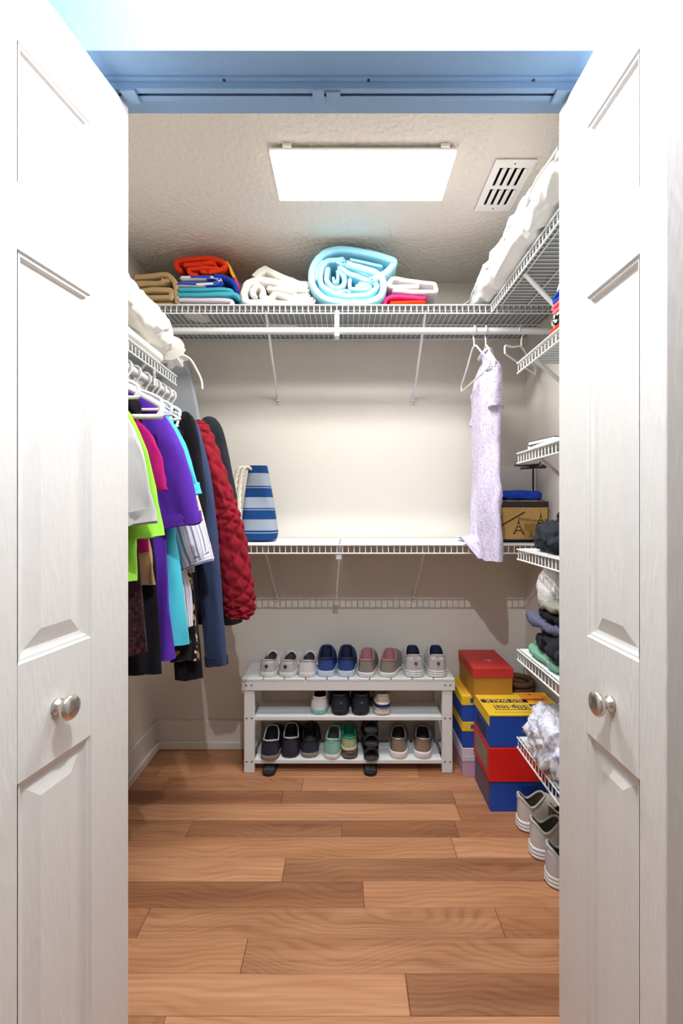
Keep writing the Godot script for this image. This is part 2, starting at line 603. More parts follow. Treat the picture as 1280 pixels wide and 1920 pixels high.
# ------------------------------------------------------------------ the place
func light_and_camera() -> void:
	var cam := Camera3D.new()
	cam.name = "camera"
	add_child(cam)
	cam.projection = Camera3D.PROJECTION_FRUSTUM
	cam.near = 0.05
	cam.far = 30.0
	cam.size = 2.0 * 0.05 * 960.0 / 853.0
	cam.frustum_offset = Vector2(-8.0, -7.0) / 853.0 * 0.05     # the lens axis lies a little right of and above the middle
	cam.position = Vector3(0, 1.27, 0)
	cam.current = true
	var we := WorldEnvironment.new()
	we.name = "environment"
	var env := Environment.new()
	env.background_mode = Environment.BG_COLOR
	env.background_color = Color(0, 0, 0)
	env.tonemap_mode = Environment.TONE_MAPPER_LINEAR
	env.tonemap_exposure = 0.9
	env.sdfgi_enabled = true
	env.ssao_enabled = true
	env.ssil_enabled = true
	we.environment = env
	add_child(we)
	# the flat LED fitting on the closet ceiling
	var a := AreaLight3D.new()
	a.name = "closet_panel_light"
	add_child(a)
	a.area_size = Vector2(0.6, 0.22)
	a.position = Vector3(0.057, 2.4365, -1.613)
	a.rotation.x = -PI / 2
	a.light_energy = 2.6
	a.light_color = Color(0.99, 0.985, 0.975)
	a.area_range = 12.0
	a.area_attenuation = 2.0
	a.shadow_enabled = true
	# the bulb of the ceiling lamp in the room, above and behind the camera's view
	var b := OmniLight3D.new()
	b.name = "room_lamp_light"
	add_child(b)
	b.position = Vector3(0.06, 2.375, -0.40)
	b.light_energy = 1.8
	b.light_size = 0.012
	b.light_color = Color(0.955, 0.975, 1.0)
	b.omni_range = 14.0
	b.omni_attenuation = 2.0
	b.shadow_enabled = true

func slab(x0: float, x1: float, y0: float, y1: float, d0: float, d1: float) -> Array:   # a box from its limits: [mesh, centre]
	return [bx(x1 - x0, y1 - y0, d1 - d0, 0.0005), Vector3((x0 + x1) / 2, (y0 + y1) / 2, -(d0 + d1) / 2)]

func shell() -> void:
	var s := slab(WL - 0.1, WR + 0.1, -0.01, CEIL + 0.1, WB, WB + 0.1)
	struct("wall_back", s[0], M["wall paint"], s[1])
	s = slab(WL - 0.1, WL, -0.01, CEIL + 0.1, FI, WB)
	struct("wall_left", s[0], M["wall paint"], s[1])
	s = slab(WR, WR + 0.1, -0.01, CEIL + 0.1, FI, WB)
	struct("wall_right", s[0], M["wall paint"], s[1])
	var around_vent := []      # the ceiling is open where the air vent sits
	for e in [[WL - 0.1, 0.522, FI - 0.006, WB], [0.648, WR + 0.1, FI - 0.006, WB], [0.522, 0.648, FI - 0.006, 1.566], [0.522, 0.648, 1.814, WB]]:
		around_vent.append(slab(e[0], e[1], CEIL, CEIL + 0.1, e[2], e[3]))
	struct("ceiling", join(around_vent), M["ceiling paint"])
	# the wall with the door opening: blue to the room, cream to the closet
	var wf := Node3D.new()
	wf.name = "wall_front"
	add_child(wf)
	wf.set_meta("kind", "structure")
	for e in [[-2.0, -0.61, -0.01, CEIL + 0.1], [0.61, 2.0, -0.01, CEIL + 0.1], [-0.61, 0.61, HEAD, CEIL + 0.1]]:
		s = slab(e[0], e[1], e[2], e[3], FO, FI - 0.006)
		part("blue_section", s[0], M["blue paint"], wf, s[1])
		s = slab(e[0], e[1], e[2], e[3], FI - 0.006, FI)
		part("closet_side_section", s[0], M["wall paint"] if e[1] - e[0] > 1.3 else M["wall paint"], wf, s[1])
	# head jamb board, a little proud of the soffit
	s = slab(-0.61, 0.61, HEAD - 0.006, HEAD, 0.893, FI + 0.001)
	var hj := struct("trim_1", s[0], M["blue trim"], s[1])
	hj.set_meta("label", "blue painted board under the door header")
	# the room behind the camera
	s = slab(-2.1, -2.0, -0.01, CEIL + 0.1, -2.4, FO)
	struct("wall_room_left", s[0], M["room wall"], s[1])
	s = slab(2.0, 2.1, -0.01, CEIL + 0.1, -2.4, FO)
	struct("wall_room_right", s[0], M["room wall"], s[1])
	s = slab(-2.1, 2.1, -0.01, CEIL + 0.1, -2.5, -2.4)
	struct("wall_room_back", s[0], M["room wall"], s[1])
	s = slab(-2.1, 2.1, CEIL, CEIL + 0.1, -2.4, FO)
	struct("ceiling_room", s[0], M["room ceiling"], s[1])
	# baseboards: a tall board with a shoe moulding in front
	for e in [["baseboard_back", WL, WR, WB - 0.014, WB], ["baseboard_left", WL, WL + 0.014, FI, WB - 0.014], ["baseboard_right", WR - 0.014, WR, FI, WB - 0.014]]:
		s = slab(e[1], e[2], 0.0, 0.145, e[3], e[4])
		var b := struct(e[0], bx(e[2] - e[1], 0.145, e[4] - e[3], 0.004), M["base white"], s[1])
		var along: bool = e[2] - e[1] > 0.5
		var sm := bx(WR - WL - 0.03, 0.042, 0.018, 0.006) if along else bx(0.018, 0.042, e[4] - e[3], 0.006)
		part("shoe_moulding", sm, M["base white"], b, Vector3(0 if along else (0.016 if e[1] < 0 else -0.016), -0.0515, 0.016 if along else 0.0))

func floor_boards() -> void:
	var s := slab(-2.1, 2.1, -0.12, -0.013, -2.5, WB + 0.1)
	var f := struct("floor", s[0], M["plank 5"], s[1])
	rng.seed = 4
	# each row: near edge, then [right end, tone] of its boards from the left wall
	var rows := [
		[0.935, [[0.3, 1], [WR, 2]]], [1.036, [[-0.45, 4], [0.6, 0], [WR, 1]]],
		[1.138, [[0.162, 0], [WR, 3]]], [1.2425, [[-0.289, 1], [WR, 4]]], [1.345, [[-0.62, 5], [0.473, 4], [WR, 5]]], [1.447, [[0.058, 3], [WR, 1]]],
		[1.55, [[-0.218, 0], [WR, 2]]], [1.653, [[0.405, 1], [WR, 0]]], [1.754, [[-0.62, 4], [-0.017, 2], [0.44, 3], [WR, 5]]], [1.854, [[0.47, 0], [WR, 5]]],
		[1.953, [[-0.28, 3], [0.474, 2], [WR, 4]]], [2.05, [[-0.83, 0], [-0.2, 4], [WR, 1]]], [2.15, [[-0.9, 4], [0.35, 1], [WR, 5]]], [2.25, [[-0.2, 2], [WR, 3]]], [2.35, [[0.3, 5], [WR, 2]]]]
	var fc := s[1] as Vector3
	for r in rows.size():
		var d0: float = rows[r][0]
		var d1: float = rows[r + 1][0] if r + 1 < rows.size() else WB
		var x0 := WL
		for b in rows[r][1]:
			var x1: float = b[0]
			part("plank", plank(x1 - x0 - 0.0012, 0.013, d1 - d0 - 0.0008), M["plank %d" % b[1]], f, Vector3((x0 + x1) / 2, -0.0065, -(d0 + d1) / 2) - fc)
			x0 = x1

func plank(w: float, h: float, d: float) -> ArrayMesh:
	var m := bx(w, h, d, 0.0012)
	var a := m.surface_get_arrays(0)
	var uv: PackedVector2Array = a[Mesh.ARRAY_TEX_UV]
	var v: PackedVector3Array = a[Mesh.ARRAY_VERTEX]
	var o := Vector2(w / 2 + 0.01 + rng.randf() * maxf(0.0, 2.2 - w - 0.02), d / 2 + 0.0005)
	for i in uv.size():
		uv[i] = Vector2(v[i].x, v[i].z) + o
	a[Mesh.ARRAY_TEX_UV] = uv
	var r := ArrayMesh.new()
	r.add_surface_from_arrays(Mesh.PRIMITIVE_TRIANGLES, a)
	return r

# ------------------------------------------------------------------ doors
func moulded(w: float, h: float) -> ArrayMesh:   # a raised panel, face at z = 0, centred
	var prof := [[0.0, 0.0], [0.003, -0.003], [0.007, -0.0035], [0.010, -0.008], [0.014, -0.009], [0.017, -0.0095], [0.044, -0.003]]
	var v := PackedVector3Array()
	var n := PackedVector3Array()
	var uv := PackedVector2Array()
	var idx := PackedInt32Array()
	var quad := func(a: Vector3, b: Vector3, c: Vector3, d: Vector3) -> void:
		var at := v.size()
		var f := (c - a).cross(b - a).normalized()
		var flip := f.z < 0.0
		for q in [a, b, c, d]:
			v.append(q)
			n.append(-f if flip else f)
			uv.append(Vector2(q.x, q.y))
		idx.append_array([at, at + 2, at + 1, at, at + 3, at + 2] if flip else [at, at + 1, at + 2, at, at + 2, at + 3])
	var ring := func(k: int) -> Array:
		var a: float = w / 2 - prof[k][0]
		var b: float = h / 2 - prof[k][0]
		var z: float = prof[k][1]
		return [Vector3(-a, -b, z), Vector3(a, -b, z), Vector3(a, b, z), Vector3(-a, b, z)]
	for k in prof.size() - 1:
		var p: Array = ring.call(k)
		var q: Array = ring.call(k + 1)
		for e in 4:
			quad.call(p[e], p[(e + 1) % 4], q[(e + 1) % 4], q[e])
	var c: Array = ring.call(prof.size() - 1)
	quad.call(c[0], c[1], c[2], c[3])
	return commit(v, n, uv, idx)

func door(called: String, label: String, left: bool) -> void:
	var w := 0.298 if left else 0.308
	var ang := deg_to_rad(10.2 if left else 1.07)
	var root := Node3D.new()
	root.name = called
	add_child(root)
	root.set_meta("kind", "structure")
	root.set_meta("label", label)
	var free := Vector3(-0.445, 0, -0.9326) if left else Vector3(0.442, 0, -0.944)
	var ax: Vector3
	if left:
		ax = Vector3(sin(ang), 0, -cos(ang))
		root.transform = Transform3D(Basis(ax, Vector3.UP, ax.cross(Vector3.UP)), free - ax * w)
	else:
		ax = Vector3(sin(ang), 0, cos(ang))
		root.transform = Transform3D(Basis(ax, Vector3.UP, ax.cross(Vector3.UP)), free)
	var sl := 0.047 if left else 0.106     # stile at local x = 0
	var sr := 0.106 if left else 0.057
	if left:
		sl = 0.042
	var dm: Material = M["door white"]
	var top := 2.09
	for e in [[sl, sl / 2], [sr, w - sr / 2]]:
		part("stile", bx(e[0], top - 0.015, 0.035, 0.0015), dm, root, Vector3(e[1], (top + 0.015) / 2, -0.0175))
	var pw := w - sl - sr
	var px := sl + pw / 2
	for e in [[1.971, top], [1.658, 1.759], [0.857, 1.035], [0.015, 0.26]]:
		part("rail", bx(pw, e[1] - e[0], 0.035, 0.0002), dm, root, Vector3(px, (e[0] + e[1]) / 2, -0.0175))
	for e in [[1.759, 1.971], [1.035, 1.658], [0.26, 0.857]]:
		var p := part("panel", moulded(pw, e[1] - e[0]), dm, root, Vector3(px, (e[0] + e[1]) / 2, 0))
		part("panel_back", bx(pw, e[1] - e[0], 0.02, 0.0005), dm, p, Vector3(0, 0, -0.0225))
	var kx := px + (-0.002 if left else 0.002)
	var kn := part("knob", lathe([[0.0, 0.0], [0.0135, 0.0], [0.0135, 0.004], [0.009, 0.007], [0.0085, 0.013], [0.013, 0.017], [0.0195, 0.021], [0.0205, 0.025], [0.0185, 0.029], [0.011, 0.032], [0.0, 0.0328]], 24), M["nickel"], root, Vector3(kx, 0.942, 0), Vector3(PI / 2, 0, 0))
	kn.set_meta("label", "brushed nickel mushroom knob")
	# the leaf folded behind this one
	part("folded_leaf", bx(w, top - 0.015, 0.035, 0.0015), dm, root, Vector3(w / 2, (top + 0.015) / 2, -0.058))

func track() -> void:
	var t := thing("bifold_track", "blue painted bifold door track under the header with a centre clip", "track", Vector3(0, HEAD - 0.006, -0.914))
	for s in [-1, 1]:
		part("channel_side", bx(1.18, 0.014, 0.003, 0.0006), M["blue trim"], t, Vector3(0, -0.007, 0.0125 * s))
		part("channel_lip", bx(1.18, 0.0025, 0.0095, 0.0006), M["blue trim"], t, Vector3(0, -0.0127, 0.0078 * s))
	part("channel_top", bx(1.18, 0.002, 0.025, 0.0004), M["blue trim"], t, Vector3(0, -0.001, 0))
	part("centre_clip", bx(0.023, 0.006, 0.033, 0.001), M["blue trim"], t, Vector3(-0.055, -0.0165, 0))
	part("roller_guide", bx(0.028, 0.004, 0.012, 0.001), M["blue trim"], t, Vector3(-0.025, -0.016, 0.004))
	for x in [-0.24, 0.045, 0.37]:
		part("screw", lathe([[0.0, 0.0], [0.003, 0.0], [0.003, -0.001], [0.0, -0.0015]], 8), M["screw"], t, Vector3(x, 0.0, 0.0175))
	for s in [-1, 1]:
		part("pivot_bracket", bx(0.03, 0.006, 0.03, 0.001), M["blue trim"], t, Vector3(0.432 * s, -0.0165, 0.0))

# ------------------------------------------------------------------ fittings
func fittings() -> void:
	var t := thing("ceiling_light", "flat rectangular white LED light panel glowing on the closet ceiling", "light", Vector3(0.057, 0, -1.613))
	part("housing", bx(0.62, 0.0095, 0.236, 0.003), M["housing white"], t, Vector3(0, 2.4525, 0))
	part("diffuser", bx(0.616, 0.009, 0.232, 0.002), M["panel glow"], t, Vector3(0, 2.4425, 0))
	for x in [-0.25, 0.27]:
		part("mounting_clip", join([[bx(0.03, 0.007, 0.03, 0.002), Vector3(0, 0.004, -0.004)], [bx(0.03, 0.012, 0.006, 0.002), Vector3(0, 0, 0.012)]]), M["plastic white"], t, Vector3(x, 2.4595, 0.11))
	part("driver_box", bx(0.42, 0.0095, 0.12, 0.001), M["housing white"], t, Vector3(0, 2.462, 0))
	var l := thing("ceiling_lamp", "round ceiling lamp with a bare bulb outside the closet", "lamp", Vector3(0.06, 0, -0.40))
	part("canopy", lathe([[0.0, CEIL], [0.06, CEIL], [0.058, CEIL - 0.012], [0.025, CEIL - 0.02], [0.022, CEIL - 0.05], [0.0, CEIL - 0.05]]), M["plastic white"], l)
	part("bulb", lathe([[0.0, 0.034], [0.013, 0.03], [0.022, 0.016], [0.028, 0.0], [0.022, -0.018], [0.011, -0.027], [0.0, -0.029]]), M["bulb glow"], l, Vector3(0, 2.375, 0))
	# supply register in the ceiling
	var v := thing("ceiling_vent", "white slotted metal air vent in the closet ceiling", "vent", Vector3(0.585, CEIL, -1.69))
	var w := 0.142
	var d := 0.268
	var pieces := []
	var slot_w := 0.012
	var slot_d := 0.088
	var xs := [-0.039, -0.013, 0.013, 0.039]
	var zs := [0.053, -0.053]
	var th := 0.004
	for e in [[-w / 2, w / 2, 0.097, d / 2], [-w / 2, w / 2, -0.009, 0.009], [-w / 2, w / 2, -d / 2, -0.097]]:
		pieces.append([bx(e[1] - e[0], th, e[3] - e[2], 0.001), Vector3((e[0] + e[1]) / 2, 0, (e[2] + e[3]) / 2)])
	for z in zs:
		var edges := [-w / 2]
		for x in xs:
			edges.append(x - slot_w / 2)
			edges.append(x + slot_w / 2)
		edges.append(w / 2)
		for k in range(0, edges.size(), 2):
			pieces.append([bx(edges[k + 1] - edges[k], th, slot_d, 0.0004), Vector3((edges[k] + edges[k + 1]) / 2, 0, z)])
	part("face_plate", join(pieces), M["housing white"], v, Vector3(0, -0.004, 0))
	part("duct", join([[bx(0.002, 0.3, 0.25, 0.0003), Vector3(-0.064, 0.15, 0)], [bx(0.002, 0.3, 0.25, 0.0003), Vector3(0.064, 0.15, 0)], [bx(0.13, 0.3, 0.002, 0.0003), Vector3(0, 0.15, 0.125)], [bx(0.13, 0.3, 0.002, 0.0003), Vector3(0, 0.15, -0.125)], [bx(0.13, 0.002, 0.252, 0.0003), Vector3(0, 0.3, 0)]]), M["duct steel"], v)
	for z in zs:
		for x in xs:
			part("louver", bx(0.0085, 0.001, slot_d - 0.004, 0.0003), M["housing white"], v, Vector3(x + 0.007, -0.0085, z), Vector3(0, 0, deg_to_rad(-24)))
	for z in [0.118, -0.118]:
		part("screw", lathe([[0.0, -0.008], [0.0028, -0.0075], [0.003, -0.006], [0.0, -0.006]], 8), M["screw"], v, Vector3(0, 0, z))

# ------------------------------------------------------------------ wire shelving
# local x runs along the wall, z from the wall (0) to the front edge (depth), y = 0 is the deck
func wire_shelf(called: String, label: String, length: float, depth: float, x: Transform3D, o := {}) -> Node3D:
	var s := thing(called, label, "shelf", Vector3.ZERO, 0, o.get("group", ""))
	s.transform = x
	var r := 0.0022
	var key := "wire%.3f" % depth
	if not cache.has(key):
		cache[key] = tube([Vector3(0, 0, 0.006), Vector3(0, 0, depth - 0.008), Vector3(0, -0.002, depth - 0.002), Vector3(0, -0.008, depth), Vector3(0, -0.0365, depth)], r, 6)
	var n := int(length / 0.0254)
	for i in n + 1:
		part("wire", cache[key], M["wire white"], s, Vector3(0.004 + (length - 0.008) * i / n, 0, 0))
	for e in [[0.0, depth + 0.0035, 0.0032], [-0.0365, depth + 0.003, 0.0032], [-0.004, 0.008, 0.003], [-0.004, depth * 0.5, 0.003], [-0.004, depth - 0.04, 0.003]]:
		part("rail", tube([Vector3(0, e[0], e[1]), Vector3(length, e[0], e[1])], e[2], 8), M["wire white"], s)
	for b in o.get("brackets", []):
		var drop: float = o.get("drop", 0.3)
		var br := part("bracket", join([
			[beam(Vector3(0, -0.012, depth - 0.03), Vector3(0, -drop, 0.006), o.get("bw", 0.012), 0.009), Vector3.ZERO],
			[bx(o.get("bw", 0.012) + 0.008, 0.045, 0.004, 0.0015), Vector3(0, -drop - 0.008, 0.004)]]), M["bracket white"], s, Vector3(b, 0, 0))
		part("screw", lathe([[0.0, 0.003], [0.003, 0.0025], [0.0035, 0.0], [0.0, 0.0]], 8), M["screw"], br, Vector3(0, -drop - 0.02, 0.006), Vector3(PI / 2, 0, 0))
	for l in o.get("liners", []):
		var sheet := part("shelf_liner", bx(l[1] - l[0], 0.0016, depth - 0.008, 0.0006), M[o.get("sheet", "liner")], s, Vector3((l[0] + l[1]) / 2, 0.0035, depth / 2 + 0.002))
		sheet.set_meta("label", "plastic liner sheet")
	return s

func beam(a: Vector3, b: Vector3, w: float, t: float) -> ArrayMesh:
	var m := bx(w, t, a.distance_to(b), 0.0015)
	var z := (a - b).normalized()
	var up := Vector3.UP if absf(z.y) < 0.99 else Vector3.RIGHT
	var xx := up.cross(z).normalized()
	return join([[m, Transform3D(Basis(xx, z.cross(xx), z), (a + b) / 2)]])

func along_back(y: float, start := WL + 0.004) -> Transform3D:
	return Transform3D(Basis(Vector3.RIGHT, Vector3.UP, Vector3.BACK), Vector3(start, y, -WB + 0.002))

func along_right(y: float, far: float) -> Transform3D:   # x runs from the far end towards the door wall, z points left
	return Transform3D(Basis(Vector3(0, 0, 1), Vector3.UP, Vector3(-1, 0, 0)), Vector3(WR - 0.002, y, -far))

func along_left(y: float, near: float) -> Transform3D:   # x runs from the door wall to the far end, z points right
	return Transform3D(Basis(Vector3(0, 0, -1), Vector3.UP, Vector3(1, 0, 0)), Vector3(WL + 0.002, y, -near))

func shelving() -> void:
	var wide := WR - WL - 0.008
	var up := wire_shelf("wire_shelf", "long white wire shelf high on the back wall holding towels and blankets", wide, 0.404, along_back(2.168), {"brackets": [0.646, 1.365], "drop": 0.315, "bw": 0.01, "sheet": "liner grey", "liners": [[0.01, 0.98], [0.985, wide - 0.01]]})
	part("rod_support", join([[bx(0.022, 0.115, 0.006, 0.001), Vector3(0, -0.06, 0)], [bx(0.022, 0.006, 0.05, 0.001), Vector3(0, -0.117, -0.022)], [bx(0.022, 0.05, 0.004, 0.001), Vector3(0, -0.095, -0.046)]]), M["bracket white"], up, Vector3(0.966, -0.004, 0.372))
	var rod := thing("closet_rod", "white closet rod under the high back shelf carrying the lilac shirt", "rod", Vector3(0, 2.079, -2.075))
	part("pole", tube([Vector3(WL + 0.01, 0, 0), Vector3(WR - 0.01, 0, 0)], 0.0155, 16), M["bracket white"], rod)
	for x in [WL + 0.006, WR - 0.006]:
		part("end_cup", bx(0.012, 0.05, 0.05, 0.004), M["plastic white"], rod, Vector3(x, 0, 0))
	var low := wire_shelf("wire_shelf", "lower white wire shelf on the back wall holding the striped bag", wide - 0.33, 0.404, along_back(1.107, WL + 0.334), {"brackets": [0.31, 1.035], "drop": 0.30, "bw": 0.01, "liners": [[0.01, 0.646], [0.651, wide - 0.34]]})
	part("joint_clip", bx(0.024, 0.03, 0.014, 0.003), M["plastic white"], low, Vector3(0.644, -0.05, 0.396))
	part("tie_strap", bx(0.006, 0.17, 0.003, 0.001), M["plastic white"], low, Vector3(0.655, -0.135, 0.003))
	# right wall
	var e := 1.703
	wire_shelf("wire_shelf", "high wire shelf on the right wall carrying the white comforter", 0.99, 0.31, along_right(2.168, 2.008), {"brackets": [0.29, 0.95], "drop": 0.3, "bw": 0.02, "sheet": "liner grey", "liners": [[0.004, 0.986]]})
	var about := ["wire shelf on the right wall holding folded bright beach towels", "wire shelf on the right wall with a black notebook on it", "wire shelf on the right wall with black clothes, a plastic bag hanging under it", "wire shelf on the right wall with dark folded trousers and a green cloth", "lowest wire shelf on the right wall with crumpled floral cloth on it"]
	var ys := [1.811, 1.474, 1.116, 0.741, 0.413]
	for i in 5:
		var o := {"brackets": [0.08, 0.6], "drop": 0.24, "bw": 0.018}
		o.liners = [[0.004, 0.686]]
		if i == 4:
			o.brackets = [0.3]
		wire_shelf("wire_shelf", about[i], 0.69, 0.309, along_right(ys[i], e), o)
	# left wall
	wire_shelf("wire_shelf", "wire shelf on the left wall above the hanging clothes with a white bag on it", 0.87, 0.305, along_left(1.815, 1.01), {"brackets": [0.16, 0.66], "drop": 0.3, "liners": [[0.004, 0.866]]})
	var lr := thing("closet_rod", "white closet rod along the left wall full of hung clothes", "rod", Vector3(-0.735, 1.745, 0))
	part("pole", tube([Vector3(0, 0, -1.0), Vector3(0, 0, -1.93)], 0.0145, 14), M["bracket white"], lr)
	for d in [1.2, 1.7]:
		part("hook", join([[bx(0.006, 0.05, 0.014, 0.001), Vector3(0.02, 0.035, 0)], [bx(0.045, 0.005, 0.014, 0.001), Vector3(0, -0.0165, 0)], [bx(0.005, 0.03, 0.014, 0.001), Vector3(0.0205, 0, 0)]]), M["bracket white"], lr, Vector3(0, 0, -d))

# ------------------------------------------------------------------ hangers and clothes
func hanger_mesh(r: float, half: float, drop: float) -> ArrayMesh:
	var key := "hanger%.4f_%.3f_%.3f" % [r, half, drop]
	if cache.has(key):
		return cache[key]
	var hook := []
	for k in 13:
		var a := deg_to_rad(200.0 - 200.0 * k / 12.0)
		hook.append(Vector3(cos(a) * 0.0215, sin(a) * 0.0215 - 0.0005, 0))
	hook.append(Vector3(0.019, -0.014, 0))
	hook.append(Vector3(0.006, -0.032, 0))
	hook.append(Vector3(0.0, -0.05, 0))
	hook.append(Vector3(0.0, -0.075, 0))
	var body := [Vector3(0, -0.072, 0)]
	var right := [Vector3(0.03, -0.078, 0), Vector3(half * 0.55, -0.078 - (drop - 0.078) * 0.5, 0), Vector3(half * 0.93, -drop + 0.012, 0), Vector3(half, -drop - 0.005, 0), Vector3(half * 0.96, -drop - 0.022, 0), Vector3(half * 0.85, -drop - 0.026, 0)]
	body.append_array(right)
	for k in range(right.size() - 1, -1, -1):
		body.append(Vector3(-right[k].x, right[k].y, 0))
	body.append(Vector3(0, -0.072, 0))
	cache[key] = join([[tube(smooth(hook, 2), r, 7), Vector3.ZERO], [tube(smooth(body, 4), r * 1.15, 7), Vector3.ZERO]])
	return cache[key]

func hanger(label: String, at: Vector3, turn: float, r := 0.004, half := 0.205, drop := 0.165, group := "white plastic hangers on the left rod") -> void:
	var h := thing("clothes_hanger", label, "hanger", at, turn, group)
	part("hanger_frame", hanger_mesh(r, half, drop), M["plastic white"], h)

# local: rod at the origin, shoulders along x, hem towards -y
func garment(called: String, label: String, category: String, at: Vector3, turn: float, g: Dictionary, group := "clothes hanging on the left rod") -> Node3D:
	var t := thing(called, label, category, at, turn, group)
	var sh: float = g.get("sh", 0.205)        # half shoulder width
	var top: float = g.get("top", -0.1)     # neck height under the rod
	var sd: float = g.get("sd", 0.075)        # shoulder drop
	var hem: float = g.hem
	var hw: float = g.get("hw", sh)
	var th: float = g.get("th", 0.014)
	var ph: float = g.get("ph", at.z * 17.0)
	var lean: float = g.get("lean", 0.0)
	var n := 130 if g.has("quilt") else 44
	var path := []
	var au := []
	var bw := []
	for i in n:
		var f := i / float(n - 1)
		f = f * f * 0.55 + f * 0.45
		var y := top + (hem - top) * f
		path.append(Vector3(lean * f, y, 0))
		var dn := top - y
		var a: float
		if dn < sd:
			a = lerpf(0.055, sh, pow(dn / sd, 0.9))
		else:
			a = lerpf(sh, hw, clampf((dn - sd) / maxf(0.05, top - hem - sd), 0.0, 1.0))
		au.append(a)
		bw.append(minf(th * 1.3, 0.008 + th * clampf(dn / 0.12, 0.0, 1.0)))
	var opt := {}
	if g.has("quilt"):
		opt = {"quilt": 0.055, "quilt_len": top - hem, "puff": 0.012}
	if g.has("warp"):
		opt["warp"] = g.warp
	part("body", drape(path, au, bw, Vector3(0, 0, 1), g.get("n", 60), g.get("amp", 0.011), g.get("freq", 62.0), ph, opt), M[g.m], t)
	if g.has("sleeve"):
		var s: Dictionary = g.sleeve
		for side in ([1, -1] if not g.get("one", false) else [1]):
			var p := []
			for q in s.path:
				p.append(Vector3(q[0] if side > 0 else -minf(q[0], 0.13 + (q[0] - 0.13) * 0.3), q[1], q[2] if q.size() > 2 else 0.0))
			p = smooth(p, s.get("step", 6))
			var k := p.size()
			var so := {"f0": 0.5, "e": 0.85}
			if g.has("quilt"):
				so.merge({"quilt": 0.05, "quilt_len": s.get("len", 0.6), "puff": 0.013})
			if g.has("warp"):
				so["warp"] = g.warp
			var sl := part("sleeve", drape(p, lerps(s.w, k), lerps(s.t, k), Vector3(0, 0, 1), s.get("n", 28), s.get("amp", 0.006), s.get("freq", 50.0), ph + side, so), M[s.get("m", g.m)], t)
			if s.has("cuff"):
				# the hem band: a slightly larger ring near the end of the sleeve
				var c := []
				var ca := []
				var cb := []
				var w_end: float = s.w[-1][1]
				var t_end: float = s.t[-1][1]
				for e in 4:
					var f := e / 3.0
					c.append(p[-1] + (p[-2] - p[-1]).normalized() * 0.032 * f)
					ca.append(w_end + 0.0025)
					cb.append(t_end + 0.003)
				part("cuff", drape(c, ca, cb, Vector3(0, 0, 1), 24, 0.001, 40.0, ph, {"e": 0.85}), M[s.cuff], sl)
	if g.has("collar"):
		var c := []
		for k in 17:
			var a := TAU * k / 16.0
			c.append(Vector3(cos(a) * 0.062, top + 0.004 - 0.012 * absf(sin(a)) + 0.006 * cos(2.0 * a), sin(a) * 0.028))
		part("collar", tube(c, 0.007, 8), M[g.collar], t)
	return t

